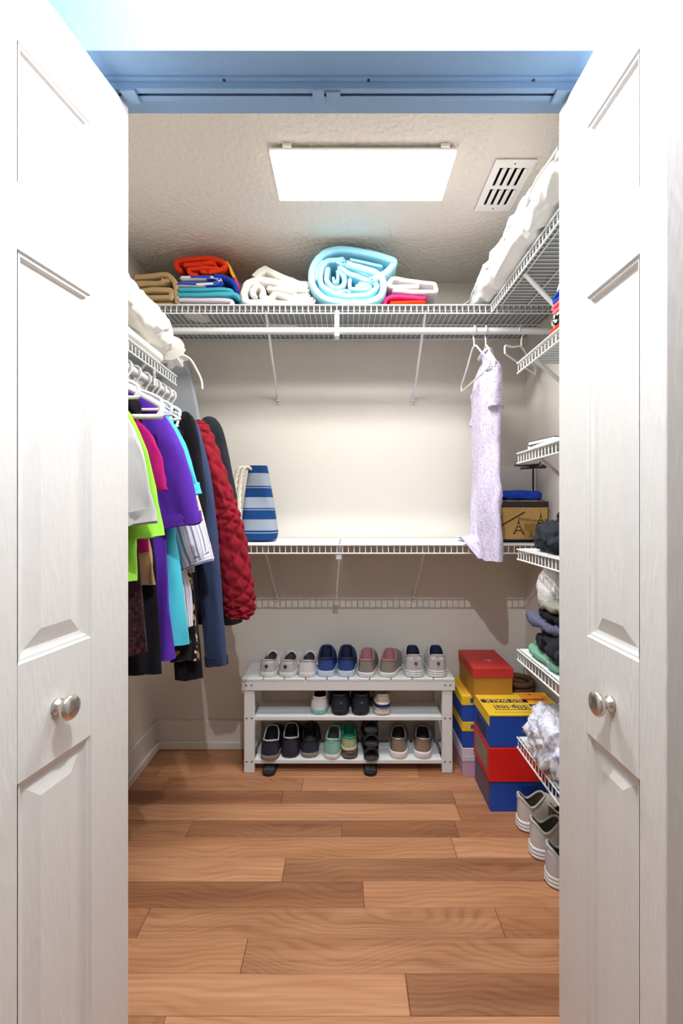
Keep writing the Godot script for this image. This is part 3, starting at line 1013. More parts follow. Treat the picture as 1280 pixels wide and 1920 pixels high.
func left_clothes() -> void:
	var rx := -0.735
	var ry := 1.745
	# hangers: one for each piece, at its own depth
	var words := {1.10: "white hanger inside the light grey tee", 1.165: "white hanger inside the lime green tee", 1.235: "thick white hanger under the magenta blouse", 1.31: "white hanger inside the purple tee", 1.385: "white hanger inside the turquoise tee", 1.455: "white hanger inside the striped blouse", 1.52: "white hanger inside the cream floral top",
		1.585: "white hanger inside the black cardigan", 1.665: "white hanger inside the navy jacket", 1.755: "white hanger inside the red quilted jacket", 1.865: "white hanger inside the black coat"}
	for d in words:
		hanger(words[d], Vector3(rx, ry, -d), 0.0, 0.0065 if d == 1.235 else 0.0042, 0.236 if d == 1.235 else (0.205 if d < 1.5 else 0.15), 0.2 if d == 1.235 else 0.165)
	var spare := {1.43: "empty white hanger between the turquoise tee and the striped blouse", 1.72: "empty white hanger between the navy jacket and the red jacket", 1.81: "empty white hanger between the red jacket and the black coat", 1.91: "empty white hanger last on the rod beside the ironing board"}
	for d in spare:
		hanger(spare[d], Vector3(rx, ry, -d), 0.06 * sin(d * 40.0), 0.0038, 0.16, 0.15, "empty hangers on the left rod")
	var short := func(x_end: float, y_end: float, w: float, off := 0.0) -> Dictionary:
		return {"path": [[0.10, -0.165 + off], [0.145, -0.2 + off], [lerpf(0.16, x_end, 0.5), lerpf(-0.21 + off, y_end, 0.35)], [x_end, y_end]], "w": [[0.0, 0.03], [0.3, w * 0.8], [1.0, w]], "t": [[0.0, 0.012], [0.4, 0.017], [1.0, 0.018]], "amp": 0.006}
	# near to far; x of sleeves is measured from the rod (x = -0.735)
	var s1: Dictionary = short.call(0.213, -0.515, 0.066, -0.06)
	s1.cuff = "grey"
	garment("tshirt", "light grey tee with wide sleeve hanging beside the lime green tee", "shirt", Vector3(rx, ry, -1.10), 0.0, {"m": "grey", "top": -0.15, "sd": 0.12, "sh": 0.18, "hem": -0.75, "hw": 0.2, "sleeve": s1, "collar": "grey"})
	var s2: Dictionary = short.call(0.217, -0.555, 0.05, -0.05)
	garment("tshirt", "lime green tee hanging between grey and magenta tops", "shirt", Vector3(rx, ry, -1.165), 0.0, {"m": "lime", "top": -0.15, "sd": 0.12, "sh": 0.18, "hem": -0.66, "hw": 0.2, "sleeve": s2})
	var s3: Dictionary = short.call(0.2, -0.43, 0.05, -0.07)
	garment("blouse", "magenta blouse on a thick white hanger", "shirt", Vector3(rx, ry, -1.25), 0.0, {"m": "magenta", "top": -0.17, "sd": 0.12, "sh": 0.17, "hem": -0.6, "hw": 0.19, "sleeve": s3, "collar": "magenta"})
	garment("camisole", "tan camisole hanging above a dark skirt", "shirt", Vector3(rx, ry, -1.275), 0.0, {"m": "tan", "top": -0.22, "sd": 0.1, "hem": -0.69, "hw": 0.205, "sh": 0.13, "th": 0.014, "amp": 0.006})
	garment("long_skirt", "dark maroon flecked skirt with black hem hanging by the door", "skirt", Vector3(rx, ry, -1.205), 0.0, {"m": "maroon fleck", "hem": -0.86, "hw": 0.205, "sh": 0.15, "th": 0.016, "amp": 0.012})
	garment("trousers", "black trousers hanging lowest next to the skirt", "trousers", Vector3(rx, ry, -1.295), 0.0, {"m": "black", "hem": -0.945, "hw": 0.215, "sh": 0.15, "th": 0.013, "amp": 0.007})
	var s4: Dictionary = short.call(0.255, -0.525, 0.06)
	s4.t = [[0.0, 0.012], [0.4, 0.019], [1.0, 0.021]]
	s4.cuff = "purple"
	garment("tshirt", "purple tee with short sleeve on the left rod", "shirt", Vector3(rx, ry, -1.335), 0.0, {"m": "purple", "sh": 0.175, "sd": 0.085, "hem": -0.915, "hw": 0.235, "sleeve": s4, "th": 0.014, "amp": 0.012})
	var s5: Dictionary = short.call(0.242, -0.44, 0.046)
	s5.cuff = "turquoise"
	garment("tshirt", "turquoise tee with stitched hem behind the purple tee", "shirt", Vector3(rx, ry, -1.41), 0.0, {"m": "turquoise", "sh": 0.175, "sd": 0.085, "hem": -0.895, "hw": 0.245, "sleeve": s5, "th": 0.014, "amp": 0.012})
	var s6 := {"path": [[0.12, -0.26], [0.15, -0.36], [0.195, -0.5], [0.25, -0.66]], "w": [[0.0, 0.03], [0.3, 0.045], [0.8, 0.068], [1.0, 0.055]], "t": [[0.0, 0.012], [0.3, 0.022], [1.0, 0.026]], "amp": 0.008, "m": "striped cotton", "cuff": "cross striped cotton"}
	garment("blouse", "lilac and white striped blouse with puffed sleeve", "shirt", Vector3(rx, ry, -1.475), 0.0, {"m": "striped cotton", "sh": 0.145, "sd": 0.085, "hem": -0.86, "hw": 0.235, "sleeve": s6, "amp": 0.018, "th": 0.02})
	garment("tunic", "cream floral tunic behind the striped blouse", "shirt", Vector3(rx, ry, -1.54), 0.0, {"m": "cream floral", "hem": -0.69, "hw": 0.225, "sh": 0.15, "sleeve": {"path": [[0.11, -0.2], [0.145, -0.3], [0.195, -0.47], [0.24, -0.66]], "w": [[0.0, 0.03], [0.2, 0.045], [1.0, 0.05]], "t": [[0.0, 0.012], [0.3, 0.018], [1.0, 0.02]]}})
	garment("scarf", "black scarf with gold leaf print hanging low between navy clothes", "scarf", Vector3(rx + 0.11, ry, -1.572), 0.0, {"m": "gold leaf print", "lean": 0.075, "top": -0.21, "hem": -1.0, "hw": 0.05, "sh": 0.04, "th": 0.012, "amp": 0.012})
	garment("trousers", "black straight trousers with hem below the scarf", "trousers", Vector3(rx + 0.11, ry, -1.602), 0.0, {"m": "black", "lean": 0.075, "top": -0.21, "hem": -1.075, "hw": 0.05, "sh": 0.04, "th": 0.013, "amp": 0.004})
	garment("cardigan", "black cardigan hanging before the navy jacket", "jacket", Vector3(rx, ry, -1.63), 0.0, {"m": "black", "hem": -0.8, "hw": 0.18, "sh": 0.175, "sleeve": {"path": [[0.13, -0.15], [0.16, -0.2], [0.19, -0.4], [0.2, -0.62]], "w": [[0.0, 0.03], [0.2, 0.045], [1.0, 0.04]], "t": [[0.0, 0.012], [0.3, 0.02], [1.0, 0.02]]}})
	garment("jacket", "navy jacket with a long straight sleeve", "jacket", Vector3(rx, ry, -1.69), 0.0, {"m": "navy", "hem": -0.85, "hw": 0.19, "sh": 0.175, "sleeve": {"path": [[0.13, -0.145], [0.15, -0.2], [0.187, -0.346], [0.215, -0.568], [0.237, -0.838], [0.2575, -1.055]], "w": [[0.0, 0.03], [0.12, 0.045], [0.6, 0.044], [1.0, 0.04]], "t": [[0.0, 0.012], [0.15, 0.026], [1.0, 0.024]], "amp": 0.006, "cuff": "dark navy"}})
	garment("jacket", "quilted dark red jacket with a thick padded sleeve", "jacket", Vector3(rx, ry, -1.775), 0.0, {"m": "wine", "hem": -0.72, "hw": 0.18, "sh": 0.17, "quilt": true, "n": 110, "th": 0.028, "sleeve": {"path": [[0.13, -0.145], [0.165, -0.215], [0.238, -0.433], [0.278, -0.573], [0.316, -0.8], [0.318, -0.9]], "w": [[0.0, 0.03], [0.12, 0.052], [0.6, 0.06], [0.93, 0.058], [1.0, 0.04]], "t": [[0.0, 0.015], [0.15, 0.04], [1.0, 0.042]], "amp": 0.003, "n": 96, "step": 30, "len": 0.78}, "collar": "maroon"})
	garment("coat", "black coat hanging last beside the grey ironing board", "jacket", Vector3(rx, ry, -1.885), 0.0, {"m": "charcoal", "hem": -0.95, "hw": 0.19, "sh": 0.175, "sleeve": {"path": [[0.13, -0.125], [0.172, -0.165], [0.205, -0.3], [0.235, -0.455], [0.25, -0.7], [0.26, -0.95]], "w": [[0.0, 0.03], [0.12, 0.055], [1.0, 0.045]], "t": [[0.0, 0.012], [0.15, 0.026], [1.0, 0.024]], "amp": 0.005}})

func right_hanging() -> void:
	var rod := Vector3(0, 2.079, -2.075)
	var g := "white hangers on the back rod"
	hanger("empty white hanger on the back rod left of the lilac shirt", rod + Vector3(0.585, 0, 0), PI / 2 + 0.03, 0.0034, 0.205, 0.2, g)
	hanger("white hanger holding the lilac speckled shirt", rod + Vector3(0.638, 0, 0), PI / 2 - 0.12, 0.0034, 0.205, 0.2, g)
	hanger("empty white hanger turned askew at the end of the back rod", rod + Vector3(0.80, 0, 0), PI / 2 - 0.7, 0.0034, 0.2, 0.13, g)
	var at := rod + Vector3(0.638, 0, 0)
	var turn := PI / 2 - 0.12
	var inv := Transform3D(Basis(Vector3.UP, turn), at).affine_inverse()
	var fwd := Transform3D(Basis(Vector3.UP, turn), at)
	var warp := func(q: Vector3) -> Vector3:
		var p: Vector3 = fwd * q
		if p.z < -1.99 and p.y < 1.122:
			var low := 1.122 - p.y
			p.y = 1.119 + 0.012 * absf(sin(p.z * 40.0)) + 0.006 * absf(q.z * 20.0)
			p.x -= low * 0.9
		return inv * p
	garment("tshirt", "lilac speckled short sleeved shirt hanging alone on the back rod", "shirt", at, turn, {"m": "lilac print", "top": -0.11, "sd": 0.1, "sh": 0.205, "hw": 0.215, "hem": -1.03, "th": 0.03, "amp": 0.014, "freq": 22.0, "n": 60, "warp": warp, "collar": "lilac print",
		"sleeve": {"path": [[0.17, -0.19], [0.215, -0.235], [0.245, -0.32], [0.25, -0.39]], "w": [[0.0, 0.03], [0.3, 0.05], [1.0, 0.055]], "t": [[0.0, 0.015], [0.4, 0.03], [1.0, 0.032]], "amp": 0.006}}, "")

# ------------------------------------------------------------------ linen on the high shelves
func linen() -> void:
	var y := 2.1735
	var g := "linen on the high back shelf"
	# beige towel, folded over several times
	var t := thing("folded_towel", "beige terry towel folded on the high back shelf", "towel", Vector3(-0.86, y, -2.05), 0.0, g)
	part("fold", ribbon([Vector2(0.085, 0.018), Vector2(-0.07, 0.018), Vector2(-0.085, 0.035), Vector2(-0.07, 0.05), Vector2(0.06, 0.05), Vector2(0.07, 0.062), Vector2(0.055, 0.078), Vector2(-0.075, 0.08), Vector2(-0.088, 0.095), Vector2(-0.07, 0.112), Vector2(0.03, 0.118), Vector2(0.05, 0.13)], 0.026, 0.3, 0.012, 1.0), M["beige"], t)
	part("outer_fold", ribbon([Vector2(-0.09, 0.14), Vector2(0.02, 0.152), Vector2(0.07, 0.14), Vector2(0.09, 0.09), Vector2(0.1, 0.02)], 0.024, 0.3, 0.008, 2.0), M["beige"], t)
	# a stack of beach towels
	t = thing("folded_towel", "pale patterned towel at the bottom of the bright stack", "towel", Vector3(-0.63, y, -2.05), 0.0, g)
	part("fold", ribbon([Vector2(-0.12, 0.036), Vector2(0.09, 0.036), Vector2(0.11, 0.022), Vector2(0.09, 0.01), Vector2(-0.12, 0.01)], 0.021, 0.28, 0.006, 3.0), M["pale print"], t)
	t = thing("folded_towel", "aqua towel folded under the blue checked towel", "towel", Vector3(-0.62, y + 0.05, -2.05), 0.0, g)
	part("fold", ribbon([Vector2(-0.135, 0.012), Vector2(0.05, 0.015), Vector2(0.12, 0.012), Vector2(0.15, -0.015), Vector2(0.155, -0.04)], 0.022, 0.29, 0.006, 4.0), M["aqua"], t)
	part("fold", ribbon([Vector2(-0.13, 0.034), Vector2(0.06, 0.036), Vector2(0.11, 0.024)], 0.018, 0.28, 0.005, 5.0), M["aqua"], t)
	t = thing("folded_towel", "blue and white checked towel in the middle of the bright stack", "towel", Vector3(-0.64, y + 0.097, -2.05), 0.0, g)
	part("fold", ribbon([Vector2(-0.12, 0.012), Vector2(0.04, 0.014), Vector2(0.07, 0.028), Vector2(0.04, 0.042), Vector2(-0.1, 0.04)], 0.02, 0.28, 0.008, 6.0), M["checked towel"], t)
	part("cobalt_border", ribbon([Vector2(0.045, 0.05), Vector2(0.09, 0.045), Vector2(0.13, 0.02), Vector2(0.15, -0.02)], 0.02, 0.27, 0.005, 7.0), M["cobalt"], t)
	t = thing("folded_towel", "red orange towel rolled on top of the bright stack", "towel", Vector3(-0.65, y + 0.145, -2.05), 0.0, g)
	part("roll", ribbon([Vector2(-0.02, 0.005), Vector2(-0.05, 0.01), Vector2(-0.06, 0.03), Vector2(0.0, 0.038), Vector2(0.07, 0.036), Vector2(0.06, 0.022), Vector2(0.0, 0.02)], 0.018, 0.27, 0.006, 8.0), M["red orange"], t)
	part("roll", ribbon([Vector2(-0.1, 0.03), Vector2(-0.118, 0.05), Vector2(-0.1, 0.072), Vector2(0.0, 0.082), Vector2(0.08, 0.075), Vector2(0.105, 0.05), Vector2(0.085, 0.03), Vector2(0.03, 0.018)], 0.02, 0.28, 0.006, 9.0), M["red orange"], t)
	part("roll", ribbon([Vector2(-0.08, 0.052), Vector2(0.0, 0.06), Vector2(0.06, 0.058)], 0.02, 0.26, 0.006, 9.5), M["red orange"], t)
	part("yellow_stripe", ribbon([Vector2(0.1, 0.07), Vector2(0.118, 0.045), Vector2(0.125, 0.02), Vector2(0.135, 0.0)], 0.012, 0.25, 0.003, 10.0), M["yellow"], t, Vector3(0.006, 0, -0.012))
	part("pink_stripe", ribbon([Vector2(0.142, -0.002), Vector2(0.16, -0.045), Vector2(0.172, -0.09), Vector2(0.176, -0.135)], 0.012, 0.25, 0.003, 10.5), M["hot pink"], t, Vector3(0, 0, -0.012))
	# white blanket: two soft rolls
	t = thing("folded_blanket", "soft white blanket folded in two rolls on the high back shelf", "blanket", Vector3(-0.318, y, -2.04), 0.0, g)
	part("lower_roll", ribbon([Vector2(0.165, 0.035), Vector2(0.09, 0.018), Vector2(-0.1, 0.018), Vector2(-0.138, 0.05), Vector2(-0.13, 0.1), Vector2(-0.08, 0.128), Vector2(-0.02, 0.118), Vector2(0.06, 0.1), Vector2(0.15, 0.085)], 0.034, 0.33, 0.012, 11.0), M["cream white"], t)
	part("inner_fold", ribbon([Vector2(-0.095, 0.05), Vector2(-0.1, 0.078), Vector2(-0.075, 0.098), Vector2(-0.055, 0.08), Vector2(-0.06, 0.055), Vector2(-0.03, 0.045), Vector2(0.0, 0.065), Vector2(0.06, 0.05), Vector2(0.15, 0.055)], 0.026, 0.32, 0.008, 11.3), M["cream white"], t, Vector3(0, 0, -0.004))
	part("inner_fold", ribbon([Vector2(-0.035, 0.09), Vector2(0.02, 0.085), Vector2(0.09, 0.068)], 0.022, 0.32, 0.008, 11.6), M["cream white"], t, Vector3(0, 0, -0.004))
	part("upper_roll", ribbon([Vector2(-0.1, 0.16), Vector2(-0.075, 0.188), Vector2(-0.04, 0.19), Vector2(0.03, 0.155), Vector2(0.1, 0.135), Vector2(0.155, 0.12), Vector2(0.165, 0.09), Vector2(0.17, 0.05)], 0.038, 0.3, 0.01, 12.0), M["cream white"], t, Vector3(0, 0, -0.05))
	# big light blue comforter roll
	t = thing("rolled_blanket", "big light blue fleece blanket rolled up on the high back shelf", "blanket", Vector3(0.02, y, -2.02), 0.0, g)
	part("outer_roll", ribbon([Vector2(0.10, 0.115), Vector2(0.165, 0.155), Vector2(0.195, 0.185), Vector2(0.18, 0.205), Vector2(0.08, 0.235), Vector2(-0.06, 0.25), Vector2(-0.13, 0.225), Vector2(-0.17, 0.16), Vector2(-0.165, 0.09), Vector2(-0.11, 0.03), Vector2(-0.02, 0.016), Vector2(0.09, 0.018), Vector2(0.14, 0.05), Vector2(0.15, 0.1), Vector2(0.13, 0.14), Vector2(0.06, 0.165), Vector2(-0.02, 0.19)], 0.03, 0.36, 0.006, 13.0), M["sky"], t)
	part("inner_roll", ribbon([Vector2(-0.03, 0.212), Vector2(-0.1, 0.205), Vector2(-0.135, 0.15), Vector2(-0.12, 0.09), Vector2(-0.06, 0.055), Vector2(0.04, 0.05), Vector2(0.105, 0.07), Vector2(0.115, 0.105), Vector2(0.05, 0.13), Vector2(-0.01, 0.15), Vector2(-0.05, 0.18)], 0.024, 0.35, 0.006, 14.0), M["sky"], t, Vector3(0, 0, -0.012))
	part("inner_roll", ribbon([Vector2(-0.1, 0.175), Vector2(-0.105, 0.12), Vector2(-0.07, 0.085), Vector2(-0.035, 0.1), Vector2(-0.03, 0.14), Vector2(-0.06, 0.165)], 0.022, 0.34, 0.006, 15.0), M["sky"], t, Vector3(0, 0, -0.02))
	part("inner_roll", ribbon([Vector2(0.0, 0.125), Vector2(0.0, 0.085), Vector2(0.04, 0.077), Vector2(0.085, 0.085), Vector2(0.075, 0.1), Vector2(0.04, 0.107)], 0.018, 0.34, 0.006, 16.0), M["sky"], t, Vector3(0, 0, -0.02))
	for e in [[Vector2(-0.075, 0.13), Vector2(-0.07, 0.11), Vector2(-0.055, 0.12), Vector2(-0.055, 0.145)], [Vector2(-0.06, 0.2), Vector2(0.0, 0.178), Vector2(0.05, 0.152), Vector2(0.1, 0.135)], [Vector2(0.0, 0.212), Vector2(0.07, 0.198), Vector2(0.14, 0.178)], [Vector2(-0.075, 0.062), Vector2(-0.02, 0.072), Vector2(0.0, 0.062)], [Vector2(0.025, 0.094), Vector2(0.06, 0.094), Vector2(0.085, 0.093)], [Vector2(-0.12, 0.205), Vector2(-0.148, 0.17), Vector2(-0.152, 0.12)]]:
		part("thin_fold", ribbon(e, 0.013, 0.33, 0.004, 40.0 + e[0].x * 100.0), M["sky"], t, Vector3(0, 0, -0.016))
	# white towel over a pink one
	t = thing("folded_towel", "pink and orange towel under the folded white towel", "towel", Vector3(0.275, y, -2.06), 0.0, g)
	part("fold", ribbon([Vector2(0.09, 0.012), Vector2(-0.08, 0.012), Vector2(-0.1, 0.03), Vector2(-0.08, 0.052), Vector2(0.0, 0.058), Vector2(0.085, 0.052)], 0.018, 0.26, 0.006, 17.0), M["hot pink"], t)
	part("inner_fold", ribbon([Vector2(-0.07, 0.032), Vector2(0.02, 0.034), Vector2(0.085, 0.032)], 0.016, 0.25, 0.005, 18.0), M["red orange"], t, Vector3(0, 0, -0.006))
	t = thing("folded_towel", "white towel folded over the pink towel on the shelf", "towel", Vector3(0.29, y + 0.07, -2.05), 0.0, g)
	part("fold", ribbon([Vector2(-0.07, 0.012), Vector2(0.05, 0.004), Vector2(0.11, 0.002), Vector2(0.118, 0.022), Vector2(0.1, 0.04), Vector2(0.0, 0.055), Vector2(-0.07, 0.065), Vector2(-0.095, 0.045), Vector2(-0.08, 0.03), Vector2(0.04, 0.03)], 0.018, 0.28, 0.006, 19.0), M["towel white"], t)
	part("draped_end", ribbon([Vector2(-0.085, 0.08), Vector2(-0.11, 0.05), Vector2(-0.125, 0.0), Vector2(-0.135, -0.05)], 0.012, 0.25, 0.005, 20.0), M["towel white"], t, Vector3(0, 0, -0.02))
	# comforter on the high right shelf
	t = thing("comforter", "plump white comforter lying along the high right shelf", "comforter", Vector3(0.757, 2.24, -1.72), 0.0)
	part("stuffed_cover", blob(0.37, 0.118, 1.14, 0.55, 0.022, 0.06, 2.0, true, 80, 120, 1.08), M["snow"], t)
	var seam := []
	for k in 60:
		var f := k / 59.0
		seam.append(Vector3(-0.187 + 0.006 * sin(f * 30.0), 0.0 + 0.012 * sin(f * 21.0), 0.5 - f * 1.02))
	part("piping", tube(seam, 0.004, 6), M["snow"], t)
	# white bag and folded sheet on the left shelf
	t = thing("folded_sheet", "folded off white sheet under the white drawstring bag", "sheet", Vector3(-0.85, 1.822, -1.06), 0.0)
	part("fold", ribbon([Vector2(-0.13, 0.012), Vector2(0.12, 0.012), Vector2(0.14, 0.022), Vector2(0.12, 0.034), Vector2(-0.13, 0.034)], 0.012, 0.68, 0.006, 21.0), M["bag white"], t)
	part("fold", ribbon([Vector2(-0.13, 0.045), Vector2(0.11, 0.045)], 0.008, 0.66, 0.006, 22.0), M["bag white"], t, Vector3(0, 0, -0.01))
	t = thing("laundry_bag", "stuffed white drawstring bag lying on the left shelf", "bag", Vector3(-0.825, 1.943, -1.48), 0.0)
	part("stuffed_cover", blob(0.33, 0.112, 0.84, 0.62, 0.022, 0.07, 5.0, true, 80, 100, 1.1), M["bag white"], t)
	var ruffle := []
	for k in 7:
		var f := k / 6.0
		var row := PackedVector3Array()
		for q in 48:
			var a := TAU * q / 48.0
			var r := lerpf(0.05, 0.02, minf(1.0, f * 2.0)) if f < 0.5 else lerpf(0.02, 0.042, (f - 0.5) * 2.0)
			r *= 1.0 + 0.22 * f * sin(a * 7.0 + f * 2.0)
			row.append(Vector3(0.105 + cos(a) * r * 1.3, -0.02 + sin(a) * r - 0.02 * f, -0.37 - 0.06 * f + 0.006 * sin(a * 5.0) * f))
		ruffle.append(row)
	part("gathered_mouth", grid(ruffle), M["bag white"], t)
	part("drawstring", tube(smooth([Vector3(0.135, -0.035, -0.405), Vector3(0.175, -0.05, -0.415), Vector3(0.205, -0.1, -0.42), Vector3(0.222, -0.14, -0.42), Vector3(0.226, -0.175, -0.42)], 5), 0.005, 7), M["bag white"], t)

# ------------------------------------------------------------------ things on the lower back shelf and in the left corner
func corner_things() -> void:
	# ironing board hung on the wall in the left corner
	var t := thing("ironing_board", "grey covered ironing board hung upright in the back left corner", "ironing board", Vector3(-0.846, 0, -2.30))
	var rows := []
	for z in [[0.0, 0.93], [0.006, 1.0], [0.026, 1.0], [0.032, 0.93]]:
		var row := PackedVector3Array()
		for k in 48:
			var a := TAU * k / 48.0
			var yy := sp(sin(a), 0.7)
			var wid := lerpf(0.155, 0.085, clampf((yy + 0.1) / 1.1, 0.0, 1.0))
			row.append(Vector3(sp(cos(a), 0.7) * wid * float(z[1]), 1.45 + yy * 0.58 * (1.0 if z[1] == 1.0 else 0.985), float(z[0])))
		rows.append(row)
	part("padded_cover", grid(rows), M["board grey"], t)
	for s in [-1, 1]:
		part("folded_leg", tube([Vector3(0.05 * s, 0.95, -0.012), Vector3(0.05 * s, 1.85, -0.012)], 0.009, 8), M["steel"], t)
	part("wall_hook", bx(0.04, 0.05, 0.085, 0.003), M["plastic white"], t, Vector3(0, 1.98, -0.0685))
	# striped beach bag
	t = thing("beach_bag", "blue and grey striped beach bag with white rope handles", "bag", Vector3(-0.415, 1.1195, -2.2), 0.0)
	var bands := [[0.0, 0.033, "card blue stripe"], [0.033, 0.037, "pale"], [0.037, 0.046, "card blue stripe"], [0.046, 0.098, "pale"], [0.098, 0.142, "card blue stripe"], [0.142, 0.146, "pale"], [0.146, 0.152, "card blue stripe"], [0.152, 0.203, "pale"], [0.203, 0.247, "card blue stripe"], [0.247, 0.251, "pale"], [0.251, 0.257, "card blue stripe"], [0.257, 0.318, "pale"], [0.318, 0.355, "card blue stripe"]]
	var blue := mat("bag blue", "#1d4174", 0.9, {"cloth": true})
	var pale := mat("bag pale", "#98a2b0", 0.9, {"cloth": true})
	for b in bands:
		var rr := []
		for k in 4:
			var yy := lerpf(b[0], b[1], k / 3.0)
			var f := yy / 0.355
			var hw := lerpf(0.09, 0.043, pow(f, 1.25))
			if f < 0.1:
				hw = lerpf(0.078, 0.088, f / 0.1)
			var hd := lerpf(0.075, 0.03, f)
			var cx := lerpf(0.0, -0.008, f)
			var row := PackedVector3Array()
			for j in 32:
				var a := TAU * j / 32.0
				var dent := 0.006 * sin(f * 9.0 + cos(a) * 3.0) * (1.0 - absf(2.0 * f - 1.0))
				row.append(Vector3(cx + sp(cos(a), 0.62) * hw, yy, sp(sin(a), 0.62) * (hd + dent)))
			rr.append(row)
		part("blue_band" if b[2] != "pale" else "pale_band", grid(rr, true, b[0] == 0.0, b[1] > 0.35), blue if b[2] != "pale" else pale, t)
	for e in [[0.0, 0.0], [0.022, -0.012]]:
		var rope := smooth([Vector3(-0.03, 0.33, 0.02 - e[0]), Vector3(-0.058 - e[0], 0.347, 0.03), Vector3(-0.08 - e[0], 0.31, 0.04), Vector3(-0.088 - e[0], 0.23, 0.05), Vector3(-0.088 - e[0], 0.15, 0.055), Vector3(-0.086 - e[0] * 0.5, 0.1, 0.055), Vector3(-0.082, 0.075, 0.05)], 10)
		for s in 3:
			var strand := []
			for k in rope.size():
				var a := k * 0.55 + TAU * s / 3.0
				strand.append(rope[k] + Vector3(cos(a), 0, sin(a)) * 0.0052)
			part("rope_strand", tube(strand, 0.0062, 6), M["rope"], t)
	# box with a tower print, cloth on it, white board behind
	t = thing("keepsake_box", "tan box with black tower print and dark lid on the lower shelf", "box", Vector3(0.825, 1.1195, -2.18), 0.0)
	var bw := 0.215
	var scr := mat("tower print", "#ffffff", 0.6, {"tex": paris(), "uv": Vector3(1.0 / bw, 1.0 / 0.155, 1)})
	scr.uv1_offset = Vector3(0.5, 0.5, 0)
	part("body", bx(bw, 0.155, 0.16, 0.002), scr, t, Vector3(0, 0.0785, 0))
	part("base_edge", bx(bw + 0.003, 0.008, 0.163, 0.002), M["shoe black"], t, Vector3(0, 0.004, 0))
	part("lid", bx(bw + 0.006, 0.026, 0.168, 0.003), M["shoe black"], t, Vector3(0, 0.169, 0))
	part("lid_top", bx(bw + 0.002, 0.004, 0.164, 0.001), scr, t, Vector3(0, 0.184, 0))
	t = thing("folded_cloth", "royal blue cloth folded on the tower print box", "cloth", Vector3(0.82, 1.328, -2.18), 0.0)
	part("fold", blob(0.2, 0.045, 0.15, 0.5, 0.008, 0.12, 3.0, true, 40, 24, 0.9), M["royal"], t)
	part("under_fold", bx(0.195, 0.006, 0.15, 0.002), M["dark navy"], t, Vector3(0, -0.0215, 0))
	t = thing("white_board", "white board with a dark edge leaning on the back wall", "board", Vector3(0.818, 1.1195, -2.29), 0.0)
	part("sheet", bx(0.24, 0.36, 0.006, 0.001), M["card white"], t, Vector3(0, 0.181, 0))
	part("edge_strip", bx(0.008, 0.36, 0.009, 0.001), M["black edge"], t, Vector3(0.124, 0.181, 0))

func paris() -> ImageTexture:
	var im := Image.create(256, 192, false, Image.FORMAT_RGB8)
	im.fill(Color("#b58c4c"))
	var r := RandomNumberGenerator.new()
	r.seed = 3
	for i in 260:
		var c := Color("#8f6a34") if r.randf() < 0.6 else Color("#d0ad6c")
		im.fill_rect(Rect2i(r.randi_range(0, 255), r.randi_range(0, 191), r.randi_range(2, 9), r.randi_range(1, 4)), c)
	for k in 26:      # a band running across a corner
		im.fill_rect(Rect2i(k * 5, 100 - k * 3, 6, 9), Color("#1c1715"))
	for tw in [[96, 50, 104], [218, 16, 96], [165, 132, 44]]:
		for y in tw[2]:
			var f: float = y / float(tw[2])
			var hw: float = 1.0 + pow(f, 2.2) * float(tw[2]) * 0.3
			var leg := maxf(1.5, hw * 0.34)
			var yy: int = tw[1] + y
			if f < 0.45 or absf(f - 0.6) < 0.03 or absf(f - 0.8) < 0.03:
				im.fill_rect(Rect2i(int(tw[0] - hw), yy, maxi(2, int(hw * 2.0)), 1), Color("#17120f"))
			else:
				im.fill_rect(Rect2i(int(tw[0] - hw), yy, int(leg) + 1, 1), Color("#17120f"))
				im.fill_rect(Rect2i(int(tw[0] + hw - leg), yy, int(leg) + 1, 1), Color("#17120f"))
	return ImageTexture.create_from_image(im)

